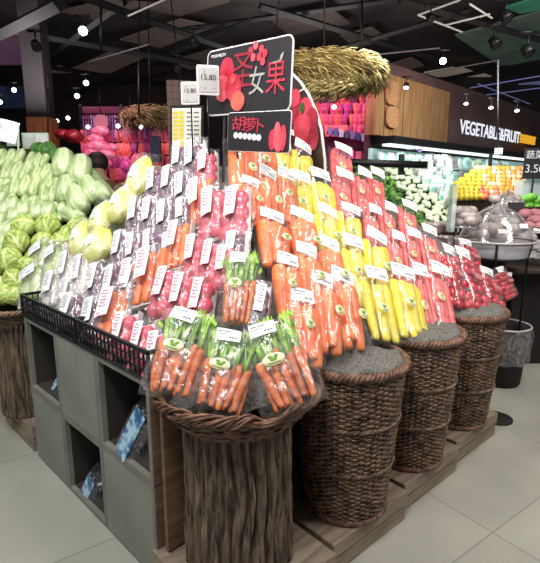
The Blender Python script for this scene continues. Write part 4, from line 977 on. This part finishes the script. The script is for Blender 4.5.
# cooler cabinet
t=empty('chilled_cabinet',wo,RA); tag(t,'open chilled cabinet with white shelves along the right wall','cooler'); cx0=wl(372,180)[0]; cx1=wl(540,180)[0]+1.5
m=MB(); m.box(*wbox(cx0,cx1,.1,2.1,-.08,-.04)); m.build('back_panel',M['coolback'],t,False)
m=MB()
for k,z in enumerate((.75,1.05,1.33,1.6,1.86)): m.box(*wbox(cx0,cx1,z-.012,z+.012,-.04,.62-k*.1)); m.build('shelf',M['coolshelf'],t,False); m=MB()
m=MB(); m.box(*wbox(cx0,cx1,.0,.72,-.04,.7)); m.build('base',M['darkmetal'],t,False)
def packm(c,seed):
    m=MB(); rnd=random.Random(seed)
    def g_(u,v):
        a=2*PI*u; t=PI*(v-.5); e=.5; f=lambda q:math.copysign(abs(q)**e,q)
        return V(.085*f(math.cos(t))*f(math.cos(a)),.06*f(math.cos(t))*f(math.sin(a))+.03*math.sin(t)+.006*math.sin(u*40+seed),.095+.095*f(math.sin(t))+.008*math.sin(u*25))
    m.grid(g_,16,9); return m.mesh('chilled_pack',M[c])
CP=[packm(c,i) for i,c in enumerate(('ck1','ck2','ck3','ck1','ck4'))]
xsp=wl(500,180)[0]
for k,z in enumerate((.75,1.05,1.33,1.6,1.86)):
    x=cx0+.1
    while x<xsp and x<cx1:
        for dd in (0,):
            o=bpy.data.objects.new('chilled_pack',CP[rr.randrange(5)]); C.objects.link(o); pz=z+.012
            o.location=wo+B*x-A*(.5-k*.1+rr.uniform(-.03,.03))+Z*pz; o.rotation_euler=(0,0,RA+rr.uniform(-.3,.3)); s=rr.uniform(.95,1.25); o.scale=(s,s,s*.95)
            tag(o,'pale green or teal pack on the chilled cabinet shelves','produce pack','packs on the chilled shelves')
        x+=.2
# fruit slope
Fp=at(490,197,5.9); Fn=(-A*1.0+Z*.7).normalized()
M_F=[leafball(20+i,.05).mesh('fruit',M[c]) for i,c in enumerate(('fy','fo','fp','fr'))]
m=MB(); q0=onpl(452,198,Fp,Fn); q1=onpl(530,200,Fp,Fn); q2=onpl(528,168,Fp,Fn); q3=onpl(478,168,Fp,Fn)
m.add([q0-Fn*.03,q1-Fn*.03,q2-Fn*.03,q3-Fn*.03,V(q0.x,q0.y,.1),V(q1.x,q1.y,.1),V(q2.x,q2.y,.1),V(q3.x,q3.y,.1)],[(0,1,2,3),(4,5,1,0),(5,6,2,1),(6,7,3,2),(7,4,0,3),(7,6,5,4)]); o=m.build('fruit_stand',M['crateb'],None,False); tag(o,'dark sloping stand piled with orange and yellow fruit','display stand')
for yy in range(169,199,4):
    x=455+max(0,(187-yy))*1.25
    while x<524:
        q=(x-455)/70; c=0 if q<.33 and yy>170 else (3 if .3<q<.6 and yy>186 and rr.random()<.6 else (1 if rr.random()<.6-q*.25 else 2)); p=onpl(x+rr.uniform(-.7,.7),yy,Fp,Fn)
        inst(M_F[c],p-Z*.03,V(1,0,0),V(0,1,0),Z,1.0,['yellow fruit on the sloping stand near the right wall','orange fruit on the sloping stand near the right wall','pale orange fruit on the sloping stand near the right wall','reddish fruit on the front of the sloping stand'][c],'fruit',['yellow fruit','orange fruit','pale orange fruit','reddish fruit'][c]); x+=5.0
# dark divider posts and board on the right
pbox(489,493,153,172,6.4,.05,'divider_post',M['darkmetal'],'black upright divider at the end of the chilled shelves','post')
t=empty('price_board',at(532,178,5.6)); tag(t,'black price board with white numbers at the right edge','sign')
k=5.6/FPX; m=MB(); m.box((.03,0,.16),(.28,.02,.34)); m.build('board',M['board'],t,False)
text('numbers','3.50',.13,M['white'],t,(.01,-.014,.10),extrude=.001); text('heading','蔬菜',.1,M['white'],t,(0,-.014,.25),extrude=.001)
m=MB(); m.tube([(.03,.03,0),(.03,.03,-.5)],.012,6); m.build('pole',M['darkmetal'],t)
pbox(522,548,180,196,5.7,.2,'white_packs',M['coolshelf'],'stack of white wrapped packs below the black price board','packs')
LFM=leafball(31,.1).mesh('leafy_bunch',M['brightgreen'])
for x,y in((524,202),(531,200),(538,203),(546,201),(528,208),(537,209)): p=at(x,y,5.4); inst(LFM,p,V(1,0,0),V(0,1,0),Z,(.6,.6,.5),'bright green leafy bunch at the right edge below the board','vegetable','bright green bunches at right')
pbox(520,552,207,214,5.3,.5,'shelf_board',M['crateb'],'dark shelf board under the bright green bunches','shelf')
# leafy greens and cauliflower slope
Hp=at(430,232,5.0); Hn=V(0,-.8,1.35).normalized()
m=MB(); q=[onpl(x,y,Hp,Hn)-Hn*.05 for x,y in((335,236),(458,236),(440,160),(345,160))]; m.add(q+[V(q[0].x,q[0].y,0),V(q[1].x,q[1].y,0)],[(0,1,2,3),(4,5,1,0)]); o=m.build('greens_stand',M['gmound'],None,False); tag(o,'dark sloping stand of greens and cauliflower behind the red carrots','display stand')
def bumpy(seed,r=.1):
    m=MB(); rnd=random.Random(seed); m.ball((0,0,r*.5),(r,r,r*.8),12,8)
    for k in range(16):
        a=rnd.random()*6.28; e=rnd.uniform(.1,1.4); m.ball((r*.85*math.cos(a)*math.cos(e),r*.85*math.sin(a)*math.cos(e),r*.5+r*.7*math.sin(e)),r*.33,7,5)
    return m
def tuft(seed,r=.1):
    m=MB(); rnd=random.Random(seed); m.ball((0,0,r*.3),(r*.6,r*.6,r*.5),8,6)
    for k in range(26):
        a=rnd.random()*6.28; e=rnd.uniform(.1,1.3); d=V(math.cos(a)*math.cos(e),math.sin(a)*math.cos(e),math.sin(e)); s=d.orthogonal().normalized(); ln=r*rnd.uniform(.8,1.25); w=r*rnd.uniform(.2,.38)
        m.grid(lambda u,v:d*ln*(.2+.8*v)+s*((u-.5)*w*2*math.sin(v*2.6+.3))+V(0,0,.02*math.sin(u*7+k)-.03*v*v),3,4)
    return m
CF=[bumpy(s).mesh('cauliflower',M['cauli']) for s in(1,2)]; TF=[tuft(s).mesh('leafy_bunch',M[c]) for s,c in((1,'lf1'),(2,'lf2'),(3,'lf1'))]
nC=nT=0
for yy in range(164,234,4):
    x=343
    while x<458:
        cl_=385+(yy-172)*.78; c=cl_+9; hw=9; crr=411+(yy-172)*1.02
        xx=x+rr.uniform(-2.2,2.2)
        if xx>cl_ and xx<crr:
            gp(CF[rr.randrange(2)],xx,yy+rr.uniform(-1.5,1.5),rr.uniform(4.8,6.4),.2,'white cauliflower in the diagonal band behind the red carrots','cauliflower','white cauliflowers on the far slope',0,.0,(Hp,Hn)); nC+=1; x+=4.8
        elif xx<=c-hw:
            if yy>150+(xx-340)*.2: gp(TF[rr.randrange(3)],xx,yy,rr.uniform(8,12),.2,'dark green leafy bunch on the slope behind the red carrots','vegetable','dark green leafy bunches on the far slope',rr.random()*6,.0,(Hp,Hn)); nT+=1
            x+=7
        else: 
            if xx<449: gp(CP[rr.randrange(5)],xx,yy,9,.19,'pale wrapped pack on the slope right of the cauliflowers','produce pack','pale wrapped packs beside the cauliflowers',0,.0,(Hp,Hn))
            x+=8
# black rail with post in front of greens
m=MB(); m.tube([at(338,162,4.8),at(427,165,4.8)],.035,8); o=m.build('hanging_rail',M['darkmetal']); tag(o,'thick dark horizontal rail over the leafy greens','rail')
pbox(399,405,154,175,4.85,.05,'rail_post',M['black'],'short black post crossing the dark horizontal rail','post')
# acrylic post
pbox(450,458,184,232,4.4,.1,'acrylic_column',M['acryl'],'pale upright acrylic holder beside the cauliflowers','sign holder')
pbox(453,455,232,262,4.42,.03,'sign_pole',M['darkmetal'],'thin dark pole under the pale acrylic holder','pole')
# ---------------------------------------------------------------- crates, domes, black counters at right
def worldbox(x0,x1,y0,y1,z0,z1,name,mt,label,cat):
    m=MB(); m.box(((x0+x1)/2,(y0+y1)/2,(z0+z1)/2),(x1-x0,y1-y0,z1-z0)); o=m.build(name,mt,None,False); tag(o,label,cat); md=o.modifiers.new('b','BEVEL'); md.width=.01; return o
c0=at(462,262,4.0)
worldbox(1.15,2.1,4.2,5.0,0,.95,'black_counter',M['core'],'black counter behind the cherry radish basket','counter')
worldbox(2.15,3.6,4.15,5.0,0,.86,'black_counter',M['core'],'black counter at the right edge behind the domed table','counter')
for i,(x,y,w) in enumerate([(398,232,26),(420,236,26),(438,228,24),(470,225,26),(445,240,22)]):
    p=at(x,y,4.7-.1*(i//3)); t=empty('produce_tray',p,.1*i); tag(t,'pinkish-grey tray of wrapped mushrooms, %s from the left'%ORD[[0,1,2,4,3][i]],'tray')
    k=4.7/FPX*w; m=MB(); m.box((0,0,0),(k,.3,.06)); m.build('tray_body',M['tray2'],t,False)
    m=MB()
    for q in range(24): m.ball(((q%6-2.5)*k*.155,(q//6-1.5)*.07,.035),(.03,.03,.022),8,5)
    m.build('mushrooms',M['mush'],t)
p=at(498,250,3.9); tx,ty=p.x,p.y; zt=at(498,241,3.9).z; rT=30*3.9/FPX
t=empty('round_table',V(tx,ty,0)); tag(t,'round black-framed display tub on thin legs at the right','display table')
m=MB(); m.lathe([(rT*.9,zt-.12),(rT,zt),(rT*.97,zt),(rT*.87,zt-.11),(.01,zt-.1)],40,cap=False); m.build('tub',M['tubw'],t)
m=MB()
for z,r in((zt+.005,rT*1.02),(zt-.13,rT*.92)): m.tube([(r*math.cos(2*PI*j/40),r*math.sin(2*PI*j/40),z) for j in range(40)],.008,6,closed=True)
m.build('ring_frame',M['darkmetal'],t)
for k in range(4):
    a=PI/4+PI/2*k+.3; m=MB(); m.tube([(rT*math.cos(a),rT*math.sin(a),zt),(rT*.9*math.cos(a),rT*.9*math.sin(a),zt-.13),(rT*.85*math.cos(a),rT*.85*math.sin(a),0)],.010,6); m.build('leg',M['darkmetal'],t)
m=MB(); m.box((-.02,-rT*.86,zt-.24),(.09,.006,.035)); m.build('price_card',M['white'],t,False)
def dome(px,py,Y,R,h,label,contents):
    p=at(px,py,Y); t=empty('clear_dome',p); tag(t,label,'dome cover')
    m=MB(); m.lathe([(R,0),(R*1.02,.01),(R*.95,.03),(R*.86,h*.35),(R*.6,h*.7),(R*.25,h*.92),(.02,h)],32,cap=False,fn=lambda a,z:1+.03*math.cos(a*8)); m.build('dome_shell',M['dome'],t)
    m=MB()
    for k in range(8): a=PI*2*k/8; m.tube([(R*math.cos(a),R*math.sin(a),.02),(R*.86*math.cos(a),R*.86*math.sin(a),h*.35),(R*.6*math.cos(a),R*.6*math.sin(a),h*.7),(0,0,h)],.004,4)
    m.tube([(R*1.03*math.cos(2*PI*j/32),R*1.03*math.sin(2*PI*j/32),.01) for j in range(32)],.009,6,closed=True); m.build('ribs',M['domerib'],t)
    m=MB()
    for k in range(18): a=k*2.4; r=R*.7*math.sqrt(k/18); m.ball((r*math.cos(a),r*math.sin(a),.06+.05*(k%3)),(.06,.06,.045),9,6)
    m.build('contents',M[contents],t)
    return t
t=dome(495,241,3.9,rT*1.22,.30,'large clear ribbed dome over the round tub at right','mush')
for x,y in((-.06,.1),(.1,.14)):
    m=MB(); m.box((x,-rT*.95,y),(.06,.004,.035),(-.5,0,0)); m.build('price_sticker',M['white'],t,False)
t=dome(506,216,4.6,.17,.24,'smaller clear dome with black label behind the large one','mush'); m=MB(); m.box((0,-.17,.1),(.15,.01,.07)); m.build('black_label',M['board'],t,False)
dome(535,232,4.3,.16,.14,'clear dome cut by the right edge of the picture','paddle')
dome(465,228,4.5,.12,.12,'low clear dome left of the large one','mush')
for i,(x,y) in enumerate([(521,250),(532,249),(541,251),(527,258),(538,259),(527,243)]):
    p=at(x,y,4.15); inst(CP[4],p,V(1,0,0),V(0,1,0),Z,(.9,.6,.45),'grey wrapped mushroom pack at the right edge beside the tub','produce pack','grey wrapped packs beside the tub')
worldbox(2.02,2.9,3.98,4.3,.86,.90,'shelf_board',M['crateb'],'dark shelf board under grey wrapped packs beside the tub','shelf')
# bag roll and bin right of the baskets
p=onz(500,337,.0); t=empty('waste_bin',V(1.9,3.75,0)); tag(t,'black bin with clear liner bag behind the right wicker basket','bin')
m=MB(); m.lathe([(.15,.0),(.16,.02),(.19,.46),(.18,.46),(.15,.03)],28); m.build('bin_body',M['core'],t)
m=MB(); m.lathe([(.2,.5),(.215,.42),(.21,.3),(.2,.2)],28,cap=False,fn=lambda a,z:1+.06*math.sin(a*9+z*30)); m.build('liner_bag',M['film_hazy'],t)
m=MB(); m.tube([(.2*math.cos(2*PI*j/30),.2*math.sin(2*PI*j/30),.49) for j in range(30)],.008,6,closed=True); m.build('rim',M['domerib'],t)
q=onz(497,419); m=MB(); m.lathe([(.10,0),(.10,.012),(.09,.016)],28); o=m.build('painted_wheel_shadow',M['core']); o.location=q; tag(o,'dark round painted wheel shadow on the floor behind the right plinth','painted shadow')  # flat black disc painting a wheel's shadow on the floor
# ---------------------------------------------------------------- ceiling structure
def cpoly(pts,z,mt,name,label,cat):
    m=MB(); q=[onz(x,y,z) for x,y in pts]; m.add(q+[v+Z*.03 for v in q],[tuple(range(len(q))),tuple(range(2*len(q)-1,len(q)-1,-1))]+[(i,(i+1)%len(q),(i+1)%len(q)+len(q),i+len(q)) for i in range(len(q))]); o=m.build(name,M[mt],None,False); tag(o,label,cat); return o
def cpan(x0,y0,x1,y1,x2,y2,x3,y3,z,mt,label): cpoly([(x0,y0),(x1,y1),(x2,y2),(x3,y3)],z,mt,'ceiling_panel',label,'ceiling panel')
cpan(455,36,540,12,560,60,500,66,4.2,'cgreen','dull green ceiling panel at the upper right')
cpan(505,8,545,-4,560,6,520,14,4.2,'cgreen2','deep green ceiling panel in the top right corner')
cpan(424,73,458,67,475,73,440,78,4.5,'cbeige','small beige ceiling panel, left of two over the oak boards')
cpan(446,79,480,73,500,80,466,86,4.5,'cbeige','small beige ceiling panel, right of two over the oak boards')
cpan(385,66,412,58,424,66,400,72,4.5,'cbeige2','dull beige ceiling panel beside the straw wreath')
cpan(70,70,120,48,150,55,100,78,4.6,'cbeige2','dull brown ceiling panel at upper left')
cpan(120,40,180,20,215,27,160,48,4.6,'cbeige2','dull brown ceiling panel left of the big sign')
cpan(20,74,60,66,80,76,40,84,4.6,'cbeige2','dull brown ceiling panel at far left')
cpan(60,12,110,0,150,4,96,20,4.6,'cbeige3','dark brown ceiling panel near the top left')
cpan(170,62,210,50,225,60,190,70,4.6,'cbeige3','dark brown ceiling panel above the price displays')
cpan(270,20,330,8,350,24,290,36,4.6,'cbeige3','dark brown ceiling panel above the big sign')
cpan(340,36,372,28,388,40,356,48,4.6,'cbeige3','dark brown ceiling panel above the straw wreath')
cpan(140,8,200,-6,230,2,180,16,4.6,'cbeige3','dark brown ceiling panel at top centre left')
cpan(478,90,540,82,560,98,486,103,4.3,'cblue','bluish lit ceiling panel over the lettering')
pbox(-14,30,32,64,11,.1,'purple_wall_panel',M['purplewall'],'dull purple wall panel high at far left','wall panel')
pbox(-4,22,86,108,12.5,.1,'blue_panel',M['cblue2'],'dark bluish panel at the far left under the beams','wall panel')
def beam(x0,y0,x1,y1,z,r,label,mt='beam',name='ceiling_beam'):
    a=onz(x0,y0,z); b=onz(x1,y1,z); m=MB(); m.tube([a,b],r,4 if r>.03 else 6); o=m.build(name,M[mt],None,False); tag(o,label,'ceiling beam'); return o
bl=[(0,34,60,4,3.7,.09,'thick black duct crossing the top left corner'),(0,60,190,88,4.3,.05,'long dark beam running right from the left edge'),(60,100,250,20,4.0,.04,'dark diagonal beam rising toward the big sign'),(0,28,200,64,3.9,.06,'dark beam crossing the upper left ceiling'),(20,110,180,70,4.3,.03,'thin dark beam rising at left'),(80,-4,260,60,3.8,.05,'dark beam falling toward the big sign'),(30,70,130,-2,3.9,.05,'dark diagonal beam at upper left'),
(260,6,460,66,4.0,.05,'dark beam falling right over the straw wreath'),(300,60,470,10,4.0,.04,'dark beam rising right above the straw wreath'),(380,92,540,60,4.2,.05,'dark beam over the oak panelling'),(400,0,540,40,3.9,.05,'dark beam at the upper right'),(0,92,170,112,4.4,.06,'far dark beam above the pink goods'),(180,30,420,-4,4.1,.04,'dark beam rising right across the top')]
for b_ in bl: beam(*b_)
for i,(x0,y0,x1,y1,mt,l) in enumerate([(128,16,168,-2,'lgrey','pale thin rail at the top, left of the big sign'),(418,15,460,0,'lgrey','pale thin rail, upper side of the hanging frame'),(418,15,462,32,'lgrey','pale thin rail, left side of the hanging frame'),(446,25,490,14,'lgrey','pale thin rail crossing the hanging frame'),(470,4,492,18,'lgrey','pale thin rail, right side of the hanging frame'),(372,55,440,48,'lgrey2','thin grey rail beside the bright right spotlight'),(400,78,500,60,'lgrey2','thin grey rail above the oak boards'),(470,88,540,76,'lblue','thin bluish rail above the lettering, nearer'),(462,98,540,88,'lblue','thin bluish rail above the lettering, further'),(478,84,530,104,'lblue','thin bluish rail running away above the lettering'),(88,62,150,44,'lgrey2','thin grey rail at upper left')]):
    beam(x0,y0,x1,y1,3.75,.012,l,mt,'ceiling_rail')
# drop rods
for x,y0,y1,Y,l in((498,60,150,6.0,'thin black rod dropping past the lettering'),(362,-5,62,5.6,'thin black rod above the straw wreath'),(139,62,115,6.4,'thin black rod at left above the pink goods'),(101,5,52,4.6,'thin black rod beside the bright left spotlight'),(48,75,150,7.0,'thin black rod near the orange-brown pillar')):
    m=MB(); m.tube([at(x,y0,Y),at(x,y1,Y)],.012,6); o=m.build('drop_rod',M['darkmetal']); tag(o,l,'rod')
m=MB(); m.box((0,0,0),(.09,.02,.07)); o=m.build('small_sign',M['white'],None,False); o.location=at(498.5,151,5.98); tag(o,'small white card at the foot of the thin black rod','card')
# spotlights
def spot(x,y,Y,s,aim,bright,label):
    p=at(x,y,Y); s*=.8; t=empty('spotlight',p); tag(t,label,'spotlight'); d=Vector(aim).normalized(); xx=d.orthogonal().normalized(); R=basis(xx,d.cross(xx)*-1,d,V(0,0,0)) if False else d.to_track_quat('Z','Y').to_matrix().to_4x4()
    m=MB(); m.T=R; m.lathe([(s*.5,-s*1.7),(s*.8,-s*1.6),(s*.95,-s*.6),(s,0),(s*.88,0),(s*.8,-s*.15)],16,cap=False); m.lathe([(.001,-s*1.7),(s*.5,-s*1.7)],16,cap=False); m.build('housing',M['darkmetal'],t)
    m=MB(); m.T=R; m.lathe([(s*.86,-s*.08),(.001,-s*.05)],16,cap=False); m.build('lens',M['lens%d'%bright],t)
    m=MB(); m.tube([-d*s*.8,-d*s*.8+Z*s*2.5],s*.18,6); m.box(tuple(-d*s*.8+Z*s*2.7),(s*3,s*.5,s*.5)); m.build('bracket',M['darkmetal'],t)
aimc=lambda x,y,Y:(EYE-at(x,y,Y))+V(0,0,-.3)
for i,(x,y,Y,s,b_,l) in enumerate([(83,31,4.6,.055,3,'brightest lit spotlight at the upper left'),(443,61,6.0,.055,3,'bright lit spotlight over the oak panelling'),(86,83,8,.06,2,'lit spotlight, upper one of the left cluster'),(77,96,8,.055,2,'lit spotlight, lower left of the left cluster'),(97,109,9,.055,2,'lit spotlight above the pink rack'),(57,121,9,.05,2,'small lit spotlight right of the orange-brown pillar'),(68,118,9,.05,2,'small lit spotlight further right of the orange-brown pillar'),(14,90,8,.05,2,'small lit spotlight near the left edge'),(0,102,8,.05,2,'small lit spotlight cut by the left edge'),(60,134,9,.05,1,'faint lit spotlight low beside the orange-brown pillar'),(88,127,7.2,.045,1,'small lit spotlight at the left of the pink rack'),(118,126,7.2,.045,1,'small lit spotlight in the middle of the pink rack'),(141,127,7.2,.045,1,'small lit spotlight at the right of the pink rack'),(334,107,7.3,.05,1,'round lit spotlight among the magenta packs'),(406,88,6.6,.05,2,'lit spotlight on the oak panelling edge'),(466,104,6.6,.045,1,'lit spotlight left above the lettering'),(491,108,6.6,.045,1,'lit spotlight in the middle above the lettering'),(517,111,6.6,.045,1,'lit spotlight right above the lettering')]):
    spot(x,y,Y,s,aimc(x,y,Y) if i<14 else V(-.2,-.5,-1),b_,l)
for x,y,Y,s,l in((497,46,4.2,.06,'large black unlit spotlight at upper right'),(530,54,4.0,.06,'large black unlit spotlight near the right edge'),(508,20,4.0,.06,'black unlit spotlight high at right'),(37,48,5,.06,'black unlit spotlight at upper left'),(195,44,4.4,.05,'unlit spotlight left of the big sign'),(432,20,5,.05,'black unlit spotlight inside the hanging frame'),(178,70,5,.05,'pale unlit spotlight above the tiled pillar')):
    spot(x,y,Y,s,V(.5,-.6,-1),0,l)
# ---------------------------------------------------------------- light
LK=.64
def area(n,loc,tgt,size,pw,col=(1,.95,.9),spread=2.6):
    d=bpy.data.lights.new(n,'AREA'); d.shape='DISK'; d.size=size; d.energy=pw*LK; d.color=col; d.spread=spread
    o=bpy.data.objects.new(n,d); C.objects.link(o); o.location=loc; o.rotation_euler=(Vector(tgt)-Vector(loc)).to_track_quat('-Z','Y').to_euler(); return o
area('lamp_key',(-.5,.3,3.4),(-.1,2.3,1.1),.7,62,(1,.97,.95))
area('lamp_right',(2.2,1.2,3.5),(.7,2.6,1.1),.7,48,(1,.96,.92))
area('lamp_left',(-2.2,.9,3.5),(-1.0,2.7,1.1),.7,55,(.97,1,.97))
area('lamp_top',(-.2,2.5,3.6),(-.1,2.6,1.2),.8,40)
area('lamp_greens',(-1.9,2.2,3.6),(-1.7,3.4,1.3),.7,26,(.97,1,.93))
area('lamp_floor_right',(2.6,2.2,3.6),(2.0,2.6,0),.8,38)
area('lamp_pink_left',(-2.2,6.2,3.2),(-2.2,7.6,1.8),.8,26,(1,.6,.75))
area('lamp_pink_right',(.9,6.4,3.2),(1.2,7.8,2.2),.6,20,(1,.4,.65))
area('lamp_wreath',(.5,3.8,2.6),(.5,5,2.7),.5,7,(1,.9,.6))
area('lamp_cooler',(2.6,5.6,3.0),(3.0,7.0,1.3),.8,70,(.85,1,1))
area('lamp_greens_far',(1.0,4.6,3.0),(1.1,5.5,1.4),.6,40,(.95,1,.9))
area('lamp_domes',(2.1,3.0,3.2),(2.1,4.2,1.1),.6,34)
area('lamp_oak',(2.4,5.6,2.7),(2.9,7.8,3.0),.5,35,(1,.85,.65))
for n_,p_,e_ in(('fill_ceiling_left',(-3.5,7,2.9),110),('fill_ceiling_mid',(.5,8,3.0),100),('fill_ceiling_right',(3.5,5,3.0),80),('fill_ceiling_near',(0,3.5,3.3),40)): area(n_,p_,(p_[0],p_[1]+.5,5),1.2,e_,(1,.93,.9),3.1)  # unseen uplights, added as fill to brighten the dark ceiling
w=bpy.data.worlds.new('world'); bpy.context.scene.world=w; w.use_nodes=True; bg=w.node_tree.nodes['Background']; bg.inputs[0].default_value=(.80,.84,.92,1); bg.inputs[1].default_value=.3
sc=bpy.context.scene; sc.view_settings.view_transform='Standard'; sc.view_settings.look='None'; sc.view_settings.exposure=0
sc.cycles.max_bounces=8; sc.cycles.transparent_max_bounces=20; sc.cycles.diffuse_bounces=3; sc.cycles.glossy_bounces=3; sc.cycles.caustics_reflective=False; sc.cycles.caustics_refractive=False
